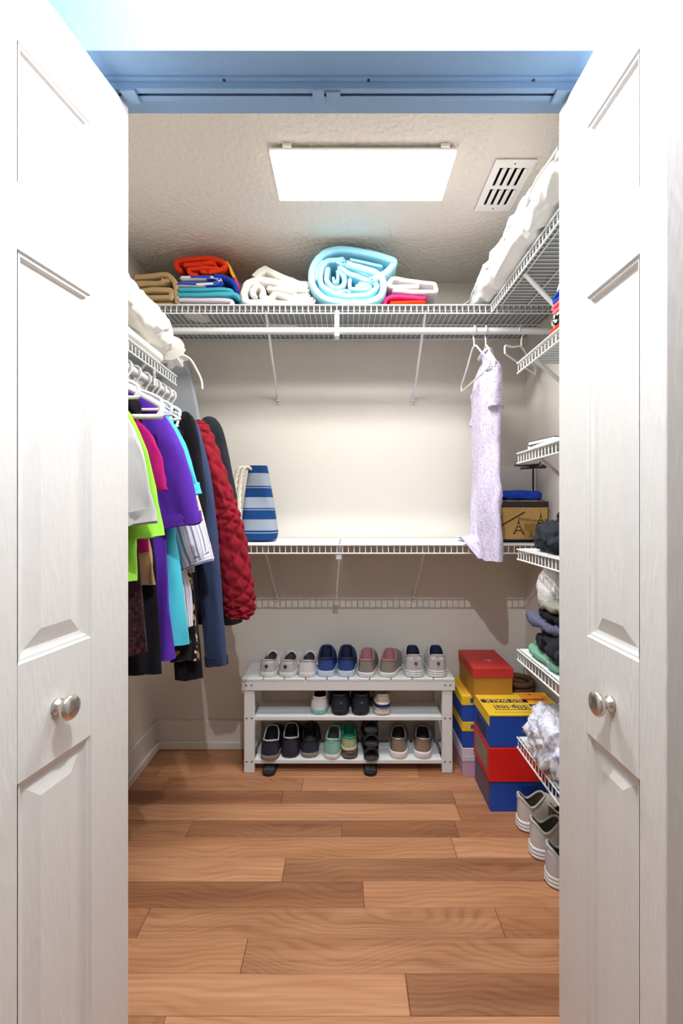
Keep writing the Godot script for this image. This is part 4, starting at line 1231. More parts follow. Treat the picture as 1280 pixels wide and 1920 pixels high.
# ------------------------------------------------------------------ things on the right shelves
func right_shelf_things() -> void:
	var front := 0.647
	# beach towels on the second shelf
	var y := 1.8165
	var g := "beach towels on the right wall shelf"
	var stack := [["red orange", "red and yellow towel at the bottom of the right shelf stack", 0.0], ["zebra towel", "black and white striped towel in the right shelf stack", 0.036], ["coral", "coral pink towel in the middle of the right shelf stack", 0.07], ["cobalt", "cobalt blue towel near the top of the right shelf stack", 0.1], ["pale aqua", "pale aqua towel draped on top of the right shelf stack", 0.14]]
	for i in stack.size():
		var e: Array = stack[i]
		var t := thing("folded_towel", e[1], "towel", Vector3(0.80, y + e[2], -1.32), 0.0, g)
		t.rotation.y = -PI / 2
		var hl := 0.15 - i * 0.006
		# fold line runs along the wall, the towel is drawn out from the front edge to the wall
		if i == 4:
			part("fold", ribbon([Vector2(-hl - 0.02, -0.12), Vector2(-hl - 0.012, -0.05), Vector2(-hl + 0.02, 0.005), Vector2(-hl + 0.07, 0.02), Vector2(hl, 0.02)], 0.02, 0.24, 0.006, 30.0 + i), M[e[0]], t, Vector3(0, 0, 0.13))
		else:
			part("fold", ribbon([Vector2(hl, 0.01), Vector2(-hl + 0.02, 0.01), Vector2(-hl, 0.018), Vector2(-hl + 0.02, 0.028), Vector2(hl, 0.028)], 0.0165, 0.25, 0.006, 30.0 + i), M[e[0]], t, Vector3(0, 0, 0.135))
			if i == 0:
				part("yellow_band", bx(0.06, 0.037, 0.02, 0.006), M["lemon"], t, Vector3(-0.03, 0.019, 0.136))
	# notebook and papers on the third shelf
	y = 1.4795
	var n := thing("paper_pad", "white paper pad under the black notebook on the right shelf", "paper", Vector3(0.742, y, -1.54), 0.1)
	part("sheets", bx(0.16, 0.012, 0.2, 0.001), M["card white"], n, Vector3(0, 0.006, 0))
	n = thing("notebook", "black notebook on white papers on the right shelf", "notebook", Vector3(0.72, y + 0.0122, -1.56), 0.2)
	part("cover", bx(0.12, 0.016, 0.14, 0.002), M["shoe black"], n, Vector3(0, 0.006, 0))
	part("pages", bx(0.116, 0.009, 0.137, 0.0005), M["card white"], n, Vector3(-0.003, 0.006, 0.003))
	# umbrella-like dark frame held under the third shelf
	n = thing("camera_stand", "thin dark folded stand tucked under the notebook shelf", "stand", Vector3(0.70, 1.432, -1.76), 0.0)
	for e in [[Vector3(-0.03, 0.0, 0.02), Vector3(0.05, 0.008, 0.0)], [Vector3(-0.025, -0.008, 0.0), Vector3(0.05, -0.004, 0.01)], [Vector3(-0.04, 0.006, -0.02), Vector3(0.05, 0.002, -0.01)]]:
		part("leg", tube([e[0], e[1]], 0.004, 8), M["shoe black"], n)
	part("head", bx(0.03, 0.016, 0.02, 0.005), M["shoe dark grey"], n, Vector3(0.06, 0.0, 0))
	part("hook", tube(smooth([Vector3(0.05, 0.004, 0), Vector3(0.05, 0.03, 0.02), Vector3(0.05, 0.0475, 0.06), Vector3(0.05, 0.0475, 0.075)], 4), 0.0025, 6), M["shoe black"], n)
	# black clothes on the fourth shelf
	y = 1.1215
	var p := thing("folded_trousers", "crumpled black trousers piled on the right shelf above the plastic bag", "trousers", Vector3(0.795, y + 0.05, -1.49), 0.0)
	part("crumpled_cloth", blob(0.28, 0.1, 0.32, 0.8, 0.034, 0.13, 4.0, true, 80, 70, 0.92), M["charcoal"], p)
	p = thing("folded_shirt", "black shirt crumpled on top of the black trousers pile", "shirt", Vector3(0.81, y + 0.125, -1.44), 0.3)
	part("crumpled_cloth", blob(0.2, 0.07, 0.24, 0.8, 0.026, 0.15, 6.0, true, 70, 60), M["black"], p)
	# plastic bag hung from the fourth shelf
	p = thing("plastic_bag", "white thin plastic bag hanging under the right shelf", "bag", Vector3(0.745, 1.106, -1.56), 0.0)
	var rows := []
	for i in 26:
		var f := i / 25.0
		var row := PackedVector3Array()
		for j in 40:
			var a := TAU * j / 40.0
			var wid: float = at_key([[0.0, 0.03], [0.2, 0.06], [0.55, 0.085], [0.85, 0.085], [1.0, 0.07]], f)
			var k := 1.0 + 0.22 * noise.get_noise_3d(cos(a) * 120.0, f * 140.0, sin(a) * 120.0) + 0.1 * sin(a * 6.0) * (1.0 - f)
			row.append(Vector3(cos(a) * wid * k, -0.012 - f * 0.175 - (0.02 * noise.get_noise_2d(a * 60.0, 9.0) if i == 25 else 0.0), sin(a) * wid * 0.8 * k))
		rows.append(row)
	part("bag_body", grid(rows), M["film"], p)
	for s in [-1, 1]:
		part("handle_loop", tube(smooth([Vector3(0.02 * s, -0.02, 0.01), Vector3(0.03 * s, 0.004, 0.0), Vector3(0.025 * s, 0.011, -0.01), Vector3(0.015 * s, -0.02, -0.02)], 4), 0.004, 6), M["film"], p)
	# folded dark clothes on the fifth shelf
	y = 0.7465
	var clothes := [["folded_cloth", "sage green cloth lying flat under the dark clothes pile", "cloth", "sage", 0.0, 0.034, 0.36, 0.0, 1.0], ["folded_trousers", "charcoal trousers heaped on the green cloth", "trousers", "charcoal", 0.036, 0.078, 0.26, 0.06, 8.0], ["folded_shirt", "slate blue shirt hanging over the charcoal trousers heap", "shirt", "slate", 0.114, 0.04, 0.3, -0.01, 10.0], ["folded_shirt", "black shirt lying between slate and grey shirts", "shirt", "black", 0.152, 0.032, 0.24, 0.04, 12.0], ["folded_shirt", "olive grey shirt on top of the dark clothes pile", "shirt", "olive grey", 0.182, 0.036, 0.24, 0.05, 14.0]]
	for c in clothes:
		var q := thing(c[0], c[1], c[2], Vector3(0.80 - (0.01 if c[3] != "slate" else 0.022), y + c[4] + c[5] / 2, -1.53 + c[7]), 0.0)
		part("crumpled_cloth", blob(0.27, c[5], c[6], 0.6, c[5] * 0.34, 0.13, c[8], true, 70, 60, 0.92), M[c[3]], q)
		if c[3] == "sage":
			part("care_label", bx(0.035, 0.02, 0.003, 0.001), M["card white"], q, Vector3(-0.13, 0.0, 0.07), Vector3(0.0, -1.2, 0))
	# crumpled floral cloth on the lowest shelf
	y = 0.4185
	var q := thing("crumpled_dress", "white and lilac floral dress crumpled on the lowest right shelf", "dress", Vector3(0.775, y + 0.085, -1.49), 0.0)
	part("crumpled_cloth", blob(0.3, 0.19, 0.33, 0.8, 0.038, 0.095, 21.0, true, 80, 70, 0.85), M["white floral"], q)
	q = thing("folded_cloth", "folded white cloth at the front of the lowest right shelf", "cloth", Vector3(0.785, y + 0.028, -1.245), 0.0)
	part("crumpled_cloth", blob(0.26, 0.055, 0.15, 0.6, 0.01, 0.1, 23.0, true, 50, 30, 0.92), M["snow"], q)
	q = thing("folded_cloth", "mint cloth lying behind the floral dress on the lowest shelf", "cloth", Vector3(0.84, y + 0.205, -1.46), 0.3)
	part("crumpled_cloth", blob(0.16, 0.06, 0.24, 0.7, 0.012, 0.1, 25.0, true, 50, 34), M["mint"], q)

# ------------------------------------------------------------------ shoe boxes
func lettering(text: String, size: float, m: Material, parent: Node, at: Vector3, rot: Vector3, depth := 0.0008, stretch := 1.0) -> void:
	var tm := TextMesh.new()
	var f := SystemFont.new()
	f.font_names = PackedStringArray(["Droid Sans"])
	f.font_weight = 700
	tm.font = f
	tm.text = text
	tm.font_size = 32
	tm.pixel_size = size / 32.0
	tm.depth = depth
	tm.curve_step = 4.0
	var o := part("lettering", tm, m, parent, at, rot)
	o.scale = Vector3(stretch, 1, 1)

func shoe_boxes() -> void:
	# a pile of boxes beside the rack, long side into the depth
	var cx := 0.643
	var w := 0.18
	var dd := 0.245
	var dz := -2.275
	var g := "shoe boxes stacked beside the rack"
	var t := thing("shoe_box", "pink shoe box on the floor at the bottom of its stack", "shoe box", Vector3(cx, 0, dz), 0.0, g)
	part("body", bx(w, 0.073, dd, 0.001), M["card pink"], t, Vector3(0, 0.0365, 0))
	part("lid", bx(w + 0.005, 0.062, dd + 0.005, 0.0015), M["card pale"], t, Vector3(0, 0.105, 0))
	part("lid_line", bx(w - 0.02, 0.003, 0.001, 0.0003), M["card white"], t, Vector3(0, 0.096, dd / 2 + 0.003))
	for i in 2:
		var y := 0.1365 + 0.1235 * i
		t = thing("shoe_box", ["blue shoe box with yellow lid resting on the pink box", "blue shoe box with yellow lid under the red topped box"][i], "shoe box", Vector3(cx - 0.002 * i, y, dz), 0.0, g)
		part("body", bx(w, 0.078, dd, 0.001), M["card blue"], t, Vector3(0, 0.039, 0))
		part("lid", bx(w + 0.005, 0.044, dd + 0.005, 0.0015), M["card yellow"], t, Vector3(0, 0.1005, 0))
		part("lid_print", bx(0.045, 0.02, 0.001, 0.0003), M["card blue"], t, Vector3(-0.03, 0.101, dd / 2 + 0.003))
		part("lid_print", bx(0.03, 0.03, 0.001, 0.0003), M["card white"], t, Vector3(0.03, 0.1, dd / 2 + 0.003))
		if i == 1:
			for k in 4:
				part("print_stripe", bx(0.004, 0.0008, dd - 0.06, 0.0002), M["card orange"], t, Vector3(-0.07 + k * 0.018, 0.1228, 0))
	t = thing("shoe_box", "ochre shoe box with a red lid on top of the stack", "shoe box", Vector3(0.682, 0.3835, -2.24), 0.0, g)
	part("body", bx(0.178, 0.105, 0.27, 0.001), M["card ochre"], t, Vector3(0, 0.0525, 0))
	part("lid", bx(0.186, 0.045, 0.278, 0.0015), M["card red"], t, Vector3(0, 0.1245, 0))
	part("emblem", join([[tube(circle(0.011, 14), 0.0008, 5), Vector3(0.012, 0, 0)], [bx(0.0015, 0.0008, 0.03, 0.0002), Vector3(-0.008, 0, 0)], [bx(0.01, 0.0008, 0.0015, 0.0002), Vector3(0.012, 0, 0)]]), M["card pale"], t, Vector3(0, 0.1475, 0.03))
	# the pile in front of it, long side across
	g = "shoe boxes stacked by the right wall"
	var fz := -2.019
	t = thing("shoe_box", "dark blue shoe box on the floor by the right wall", "shoe box", Vector3(0.768, 0, fz), 0.0, g)
	part("body", bx(0.325, 0.127, 0.23, 0.001), M["card blue"], t, Vector3(0, 0.064, 0))
	part("side_label", bx(0.001, 0.1, 0.19, 0.0003), M["card mauve"], t, Vector3(-0.163, 0.066, 0))
	t = thing("shoe_box", "bright red shoe box between two blue boxes", "shoe box", Vector3(0.766, 0.1285, fz + 0.004), 0.0, g)
	part("body", bx(0.335, 0.14, 0.236, 0.001), M["card bright red"], t, Vector3(0, 0.07, 0))
	part("side_label", bx(0.001, 0.09, 0.18, 0.0003), M["card moss"], t, Vector3(-0.168, 0.075, 0))
	t = thing("shoe_box", "blue shoe box with a printed yellow lid, topmost of its stack", "shoe box", Vector3(0.764, 0.2695, fz + 0.002), 0.0, g)
	part("body", bx(0.326, 0.13, 0.228, 0.001), M["card blue"], t, Vector3(0, 0.0655, 0))
	part("side_flap", bx(0.003, 0.045, 0.232, 0.0006), M["card yellow"], t, Vector3(-0.1645, 0.113, 0))
	part("side_print", bx(0.001, 0.05, 0.14, 0.0003), M["card navy"], t, Vector3(-0.1637, 0.04, 0))
	var lid := part("lid", bx(0.332, 0.006, 0.234, 0.001), M["card yellow"], t, Vector3(0, 0.134, 0))
	part("orange_panel", bx(0.115, 0.0008, 0.1, 0.0002), M["card orange"], lid, Vector3(0.09, 0.0033, -0.062))
	part("orange_panel", bx(0.135, 0.0008, 0.018, 0.0002), M["card orange"], lid, Vector3(0.09, 0.0033, 0.106))
	part("navy_bar", bx(0.205, 0.0008, 0.034, 0.0002), M["card navy"], lid, Vector3(-0.055, 0.0033, -0.022))
	part("window_print", bx(0.1, 0.0008, 0.072, 0.0002), M["card navy"], lid, Vector3(0.09, 0.0033, 0.05))
	part("shoe_print", beamy(0.07, 0.03), M["card white"], lid, Vector3(0.09, 0.0041, 0.052))
	var up := Vector3(-PI / 2, PI, 0)
	lettering("GO WALK", 0.034, M["card yellow"], lid, Vector3(-0.055, 0.0042, -0.022), up, 0.0006, 1.1)
	part("word_plate", bx(0.148, 0.0008, 0.046, 0.0002), M["card navy"], lid, Vector3(-0.045, 0.0033, 0.045))
	part("word_plate_inner", bx(0.14, 0.0008, 0.038, 0.0002), M["card yellow"], lid, Vector3(-0.045, 0.0039, 0.045))
	lettering("Slip-ins", 0.042, M["card navy"], lid, Vector3(-0.045, 0.0048, 0.045), up, 0.0006, 0.9)
	for k in 12:
		part("small_print", bx(0.009, 0.0008, 0.005, 0.0002), M["card ochre"], lid, Vector3(-0.13 + k * 0.0125, 0.0033, 0.092))
	for k in 4:
		part("red_print", bx(0.02, 0.0008, 0.014, 0.0002), M["card red"], lid, Vector3(0.055 + k * 0.022, 0.004, -0.035))
	part("red_print", bx(0.012, 0.0008, 0.012, 0.0002), M["card red"], lid, Vector3(0.085, 0.004, -0.088))
	# brown basket in the corner behind
	t = thing("wicker_basket", "brown round wicker basket in the corner behind the boxes", "basket", Vector3(0.862, 0, -2.30), 0.0)
	for k in 15:
		var r := 0.062 + 0.012 * k / 14.0
		part("woven_ring", tube(circle(r, 24), 0.0146, 8), M["wicker"], t, Vector3(0, 0.015 + k * 0.0275, 0))
	part("inner_wall", lathe([[0.0, 0.01], [0.056, 0.01], [0.068, 0.41], [0.066, 0.41], [0.05, 0.02], [0.0, 0.02]]), M["wicker"], t)
	part("wire_handle", tube(smooth([Vector3(0.02, 0.40, 0.066), Vector3(0.018, 0.46, 0.05), Vector3(0.025, 0.475, 0.04), Vector3(0.05, 0.45, 0.035), Vector3(0.065, 0.41, 0.03)], 5), 0.0014, 6), M["screw"], t)

func circle(r: float, n: int) -> Array:
	var p := []
	for k in n + 1:
		p.append(Vector3(cos(TAU * k / n) * r, 0, sin(TAU * k / n) * r))
	return p

func beamy(a: float, b: float) -> ArrayMesh:   # a flat shoe-like outline
	var rows := []
	for y in [0.0, 0.0006]:
		var row := PackedVector3Array()
		for k in 20:
			var t := TAU * k / 20.0
			row.append(Vector3(cos(t) * a * 0.5, y, sin(t) * b * (0.5 + 0.25 * cos(t))))
		rows.append(row)
	return grid(rows)

# ------------------------------------------------------------------ the rack and the shoes
func shoe_rack() -> void:
	var t := thing("shoe_rack", "white wooden shoe bench with a slatted top and two shelves", "rack", Vector3(0.012, 0, -2.285))
	var fz := 0.105     # front of the rack, local z
	var m: Material = M["rack white"]
	# top: front rail and slats laid across the depth
	part("apron", bx(1.02, 0.046, 0.016, 0.002), m, t, Vector3(0, 0.421, fz - 0.002))
	part("apron", bx(1.02, 0.046, 0.016, 0.002), m, t, Vector3(0, 0.421, -0.105))
	for k in 10:
		part("top_slat", bx(0.0985, 0.012, 0.226, 0.002), m, t, Vector3(-0.459 + k * 0.102, 0.4505, 0.0))
	for x in [-0.475, 0.475]:
		for z in [fz - 0.012, -0.095]:
			part("leg", bx(0.05, 0.398, 0.024, 0.003), m, t, Vector3(x, 0.199, z))
		for y in [0.255, 0.052]:
			part("side_rail", bx(0.02, 0.03, 0.17, 0.002), m, t, Vector3(x, y, -0.005))
		for y in [0.263, 0.055]:
			for dx in [-0.012, 0.013]:
				part("screw", lathe([[0.0, 0.001], [0.004, 0.0], [0.004, -0.002], [0.0, -0.002]], 8), M["screw"], t, Vector3(x + dx, y, fz + 0.001), Vector3(PI / 2, 0, 0))
		for dx in [-0.012, 0.013]:
			part("screw", lathe([[0.0, 0.001], [0.004, 0.0], [0.004, -0.002], [0.0, -0.002]], 8), M["screw"], t, Vector3(x + dx, 0.424, fz + 0.007), Vector3(PI / 2, 0, 0))
	for y in [0.263, 0.055]:
		part("shelf_front_rail", bx(0.90, 0.02, 0.016, 0.002), m, t, Vector3(0, y - 0.003, fz - 0.014))
		for z in [0.062, 0.012, -0.038]:
			part("shelf_slat", bx(0.90, 0.008, 0.046, 0.0015), m, t, Vector3(0, y + 0.003, z - 0.002))
	part("back_rail", bx(0.90, 0.03, 0.012, 0.002), m, t, Vector3(0, 0.335, -0.1))

# a shoe with its heel at the origin, toe towards -z
func foot(s: float) -> float:
	return at_key([[0.0, 0.0], [0.02, 0.44], [0.06, 0.66], [0.14, 0.80], [0.3, 0.84], [0.45, 0.85], [0.6, 0.94], [0.72, 1.0], [0.84, 0.95], [0.92, 0.76], [0.97, 0.48], [1.0, 0.0]], s)

func shoe(called: String, label: String, at: Vector3, turn: float, o: Dictionary, group := "") -> Node3D:
	var t := thing(called, label, "shoe", at, turn, group)
	t.rotation.x = o.get("pitch", 0.0)
	t.rotation.z = o.get("roll", 0.0)
	var L: float = o.get("L", 0.225)
	var W: float = o.get("W", 0.082) * 1.12
	var hs: float = o.get("sole", 0.026)
	var toe_s: float = o.get("toe_sole", hs * 0.65)
	var heel: float = o.get("heel", 0.068)
	var dip: float = o.get("dip", 0.052)
	var tongue: float = o.get("tongue", 0.085)
	var open: float = o.get("open", 0.46)
	var side: float = o.get("side", 1.0)
	var n := 44
	var key := "shoe" + str([L, W, hs, toe_s, heel, dip, tongue, open, side, o.get("ribs", 0)])
	if not cache.has(key):
		var base := func(j: int, k: float) -> Vector3:   # k: width factor
			var a := TAU * j / n
			var s := 0.5 - 0.5 * cos(a)
			var x := signf(sin(a)) * foot(s) * W / 2 * k + side * W * 0.08 * s * s
			var z := (0.5 + (s - 0.5) * (1.0 + (k - 1.0) * 0.5)) * L
			var y := 0.018 * pow(maxf(0.0, s - 0.72) / 0.28, 2.0)
			return Vector3(x, y, -z)
		# sole
		var rows := []
		var prof := [[0.0, 0.0], [0.0, 0.8], [0.0, 0.93], [0.15, 0.99], [0.5, 1.02], [0.9, 1.03], [1.0, 0.98], [1.0, 0.6], [1.0, 0.0]]
		if o.get("ribs", 0) > 0:
			prof = [[0.0, 0.0], [0.0, 0.9], [0.08, 0.99], [0.22, 1.06], [0.32, 1.05], [0.37, 0.975], [0.42, 0.975], [0.48, 1.06], [0.6, 1.05], [0.66, 0.975], [0.71, 0.975], [0.78, 1.05], [0.93, 1.03], [1.0, 0.95], [1.0, 0.5], [1.0, 0.0]]
		for p in prof:
			var row := PackedVector3Array()
			for j in n:
				var s := 0.5 - 0.5 * cos(TAU * j / n)
				var q: Vector3 = base.call(j, p[1])
				q.y += lerpf(hs, toe_s, smoothstep(0.2, 0.8, s)) * p[0]
				row.append(q)
			rows.append(row)
		var sole := grid(rows, true, false, false)
		# upper, collar and lining
		rows = []
		var lin := []
		var rim := []
		var K := 9
		for k in K + 1:
			var f := k / float(K)
			var up := sin(f * PI / 2) * 0.7 + f * 0.3
			var inn := 1.0 - cos(f * PI / 2)
			var row := PackedVector3Array()
			for j in n:
				var a := TAU * j / n
				var s := 0.5 - 0.5 * cos(a)
				var b: Vector3 = base.call(j, 0.965)
				b.y += lerpf(hs, toe_s, smoothstep(0.2, 0.8, s)) - 0.002
				var hc: float = (lerpf(heel, dip, smoothstep(0.0, 0.42, s)) if s < 0.42 else lerpf(dip, tongue, smoothstep(0.42, 1.0, s))) + hs
				var c := Vector3(sp(sin(a), 0.72) * W * 0.33 + side * W * 0.02, hc, -(0.02 + (open - 0.02) * s) * L)
				var q := b.lerp(c, inn)
				q.y = lerpf(b.y, c.y, up)
				if k == K:
					rim.append(c)
				row.append(q)
			rows.append(row)
		var upper := grid(rows, true, false, false)
		rim.append(rim[0])
		for k in 6:
			var f := k / 5.0
			var row := PackedVector3Array()
			for j in n:
				var c: Vector3 = rim[j]
				var mid := Vector3(side * W * 0.02, 0, -open * 0.5 * L)
				var q := Vector3(lerpf(c.x, mid.x, 0.06 + 0.1 * f), lerpf(c.y, hs + 0.006, f), lerpf(c.z, mid.z, 0.04 + 0.06 * f))
				if k == 5:
					q.x = lerpf(q.x, mid.x, 0.9)
					q.z = lerpf(q.z, mid.z, 0.9)
				row.append(q)
			lin.append(row)
		cache[key] = [sole, upper, grid(lin, true, false, true), tube(rim, o.get("pad", 0.0045), 7), base]
	var c: Array = cache[key]
	part("sole", c[0], M[o.sole_m], t)
	part("upper", c[1], M[o.m], t)
	part("lining", c[2], M[o.get("lining", "shoe black")], t)
	part("collar", c[3], M[o.get("rim", o.m)], t)
	if o.has("patch"):
		# heel counter: a shell hugging the lower back of the shoe
		var rows := []
		var ph: float = o.get("patch_h", 0.6)
		for k in 6:
			var f := k / 5.0
			var row := PackedVector3Array()
			for j in 13:
				var a := (j - 6) / 6.0 * 0.85
				var s := 0.5 - 0.5 * cos(a)
				var up := sin(f * ph * PI / 2) * 0.7 + f * ph * 0.3
				var inn := 1.0 - cos(f * ph * PI / 2)
				var b := Vector3(signf(a) * foot(s) * W / 2 * 0.965, hs - 0.001, -(0.5 + (s - 0.5) * 0.98) * L)
				var cc := Vector3(sp(sin(a), 0.72) * W * 0.33, heel + hs, -(0.02 + (open - 0.02) * s) * L)
				var q := b.lerp(cc, inn)
				q.y = lerpf(b.y, cc.y, up)
				row.append(q + Vector3(q.x * 0.05, 0, 0.0022))
			rows.append(row)
		part("heel_counter", grid(rows, false), M[o.patch], t)
	if o.has("dot"):
		part("heel_mark", lathe([[0.0, 0.0015], [0.007, 0.001], [0.0075, -0.003], [0.0, -0.003]], 14), M[o.dot], t, Vector3(0.004, hs + heel * 0.5, 0.003), Vector3(PI / 2 - 0.12, 0, 0))
	if o.has("tab"):
		part("heel_tab", bx(0.018, 0.022, 0.006, 0.002), M[o.tab], t, Vector3(0, hs + heel - 0.006, -0.005), Vector3(-0.15, 0, 0))
	if o.get("laces", false):
		for k in 5:
			var f := k / 4.0
			var z := -(open + 0.03 + f * 0.2) * L
			var y := hs * 0.7 + lerpf(tongue, tongue * 0.52, f) + 0.005
			var hw := 0.016 + 0.004 * f
			part("lace", tube(smooth([Vector3(-hw, y - 0.009, z), Vector3(0, y + 0.001, z - 0.003), Vector3(hw, y - 0.009, z - 0.006)], 4), 0.0022, 6), M["lace"], t)
	if o.get("strap", false):
		var y := hs + dip * 0.62
		part("strap", tube(smooth([Vector3(-W * 0.42, y - 0.012, -L * 0.34), Vector3(-W * 0.26, y + 0.03, -L * 0.42), Vector3(0, y + 0.045, -L * 0.46), Vector3(W * 0.26, y + 0.03, -L * 0.42), Vector3(W * 0.42, y - 0.012, -L * 0.34)], 5), 0.006, 7), M[o.m], t)
	return t

func sandal(label: String, at: Vector3, turn: float, o: Dictionary, group := "") -> void:
	var t := thing("sandal", label, "shoe", at, turn, group)
	t.rotation.x = o.get("pitch", 0.0)
	var L: float = o.get("L", 0.225)
	var W: float = o.get("W", 0.082)
	var hs: float = o.get("sole", 0.028)
	var rows := []
	for p in [[0.0, 0.0], [0.0, 0.93], [0.15, 1.0], [0.8, 1.0], [1.0, 0.96], [1.0, 0.0]]:
		var row := PackedVector3Array()
		for j in 36:
			var a := TAU * j / 36.0
			var s := 0.5 - 0.5 * cos(a)
			row.append(Vector3(signf(sin(a)) * foot(s) * W / 2 * p[1], hs * p[0] * lerpf(1.0, 0.7, s), -(0.5 + (s - 0.5) * (0.9 + 0.1 * p[1])) * L))
		rows.append(row)
	part("sole", grid(rows, true, false, false), M[o.sole_m], t)
	part("footbed", bx(W * 0.6, 0.003, L * 0.8, 0.0012), M[o.get("bed", "shoe dark grey")], t, Vector3(0, hs * 0.86 + 0.0035, -L * 0.5))
	for e in o.get("straps", [0.12, 0.45, 0.68]):
		var h: float = 0.05 if e < 0.3 else 0.042
		var wv: float = foot(e) * W * 0.5
		var arc := []
		for k in 11:
			var a := PI * k / 10.0
			arc.append(Vector3(-cos(a) * wv, hs * 0.6 + sin(a) * h, -e * L + (0.02 if e < 0.3 else 0.0) * sin(a)))
		var rr := []
		for q in arc:
			var row := PackedVector3Array()
			for w in [[-0.014, 0.0], [-0.011, 0.0025], [0.011, 0.0025], [0.014, 0.0], [0.011, -0.0015], [-0.011, -0.0015]]:
				row.append(q + Vector3(q.x / maxf(0.01, wv) * w[1], w[1], w[0]))
			rr.append(row)
		part("strap", grid(rr), M[o.m], t)

func shoes() -> void:
	var top := 0.4575
	var mid := 0.271
	var low := 0.063
	var fz := -2.185          # heels stand just behind the front edge
	var g := "shoes on the top of the bench"
	var silver := {"m": "shoe white", "sole_m": "sole white", "rim": "shoe silver", "patch": "shoe silver", "dot": "shoe black", "lining": "shoe dark grey", "heel": 0.056, "dip": 0.042, "tongue": 0.066, "strap": true, "W": 0.09, "open": 0.5}
	var xs := [-0.385, -0.293, -0.196]
	var words := ["white and silver sneaker at the end of the bench top", "white and silver sneaker leaning in the middle of three", "white strapped sneaker next to the blue slip-ons"]
	for i in 3:
		var o := silver.duplicate()
		o.side = -1.0 if i == 0 else 1.0
		if i == 2:
			o.erase("dot")
			o.patch = "shoe white"
		shoe("sneaker", words[i], Vector3(xs[i], top, fz + 0.004 * i), [-0.22, -0.25, -0.2][i], o, g)
	for i in 2:
		shoe("slip_on_shoe", ["blue slip-on shoe beside the white strapped sneaker", "blue slip-on shoe beside the taupe shoe"][i], Vector3(-0.097 + 0.098 * i, top, fz), [-0.05, -0.02][i], {"m": "shoe navy", "sole_m": "sole ice", "rim": "shoe ink", "lining": "shoe ink", "heel": 0.058, "dip": 0.05, "tongue": 0.092, "W": 0.094, "sole": 0.03, "side": -1.0 if i == 0 else 1.0, "pad": 0.006}, g)
	for i in 2:
		shoe("slip_on_shoe", ["taupe slip-on shoe with pink lining beside the blue shoe", "taupe slip-on shoe with pink lining beside the white running shoe"][i], Vector3(0.092 + 0.1 * i, top, fz + 0.006), [-0.2, -0.3][i], {"m": "shoe taupe", "sole_m": "sole white", "rim": "shoe pink", "lining": "shoe pink", "heel": 0.06, "dip": 0.05, "tongue": 0.088, "W": 0.092, "sole": 0.024, "side": -1.0 if i == 0 else 1.0, "pad": 0.004}, g)
	for i in 2:
		shoe("running_shoe", ["white running shoe with grey ribs beside the taupe shoe", "white running shoe at the end nearest the shoe boxes"][i], Vector3(0.332 + 0.108 * i, top, fz + 0.004), [-0.02, -0.06][i], {"m": "shoe white", "sole_m": "sole white", "rim": "shoe silver", "lining": "shoe ink", "patch": "shoe silver", "patch_h": 0.55, "tab": "shoe silver", "dot": "shoe dark grey", "laces": true, "ribs": 1, "heel": 0.072, "dip": 0.056, "tongue": 0.095, "W": 0.1, "sole": 0.034, "side": -1.0 if i == 0 else 1.0}, g)
	g = "shoes on the middle shelf of the bench"
	shoe("clog", "white closed clog on the middle shelf", Vector3(-0.132, mid, fz - 0.012), -0.05, {"m": "shoe white", "sole_m": "shoe mint", "rim": "shoe white", "lining": "maroon", "heel": 0.055, "dip": 0.05, "tongue": 0.078, "W": 0.088, "patch": "shoe white"}, g)
	for i in 2:
		shoe("clog", ["black clog beside the white clog", "black clog beside the pale stacked shoes"][i], Vector3(-0.026 + 0.098 * i, mid, fz - 0.004), 0.0, {"m": "shoe black", "sole_m": "shoe black", "rim": "shoe blueblack", "lining": "shoe black", "heel": 0.07, "dip": 0.062, "tongue": 0.09, "W": 0.094, "patch": "shoe blueblack", "dot": "shoe dark grey", "side": -1.0 if i == 0 else 1.0}, g)
	shoe("flat_shoe", "pale flat shoe with blue lining under another pale shoe", Vector3(0.178, mid, fz - 0.004), 0.0, {"m": "shoe sand", "sole_m": "shoe sand", "rim": "shoe navy", "lining": "shoe ink", "heel": 0.022, "dip": 0.018, "tongue": 0.03, "W": 0.092, "sole": 0.015}, g)
	shoe("flat_shoe", "pale silver flat shoe resting on another pale shoe", Vector3(0.18, mid + 0.048, fz - 0.004), 0.05, {"m": "shoe sand", "sole_m": "sole white", "rim": "shoe sand", "lining": "shoe sand", "heel": 0.036, "dip": 0.026, "tongue": 0.036, "W": 0.08, "sole": 0.013}, g)
	g = "shoes on the low shelf of the bench"
	var black := {"m": "shoe black", "sole_m": "shoe black", "rim": "shoe silver", "lining": "shoe black", "heel": 0.07, "dip": 0.055, "tongue": 0.098, "W": 0.096, "sole": 0.026, "patch": "shoe blueblack", "pad": 0.0035}
	var bl := black.duplicate()
	bl.sole_m = "sole smoke"
	shoe("slip_on_shoe", "black slip-on shoe with smoky sole by the bench leg", Vector3(-0.367, low + 0.003, fz + 0.02), -0.03, bl, g)
	shoe("slip_on_shoe", "black slip-on shoe with a black sole second from the bench leg", Vector3(-0.27, low, fz - 0.01), 0.04, black, g)
	var b2 := black.duplicate()
	b2.rim = "shoe black"
	b2.sole_m = "sole smoke"
	b2.heel = 0.06
	shoe("slip_on_shoe", "dull black slip-on shoe beside the mint sneaker", Vector3(-0.173, low, fz - 0.01), 0.08, b2, g)
	shoe("sneaker", "mint green sneaker with pale sole on the low shelf", Vector3(-0.073, low, fz + 0.004), -0.16, {"m": "shoe mint", "sole_m": "sole white", "rim": "shoe mint", "lining": "shoe dark grey", "heel": 0.07, "dip": 0.054, "tongue": 0.09, "W": 0.088, "patch": "shoe mint", "tab": "shoe mint", "laces": true}, g)
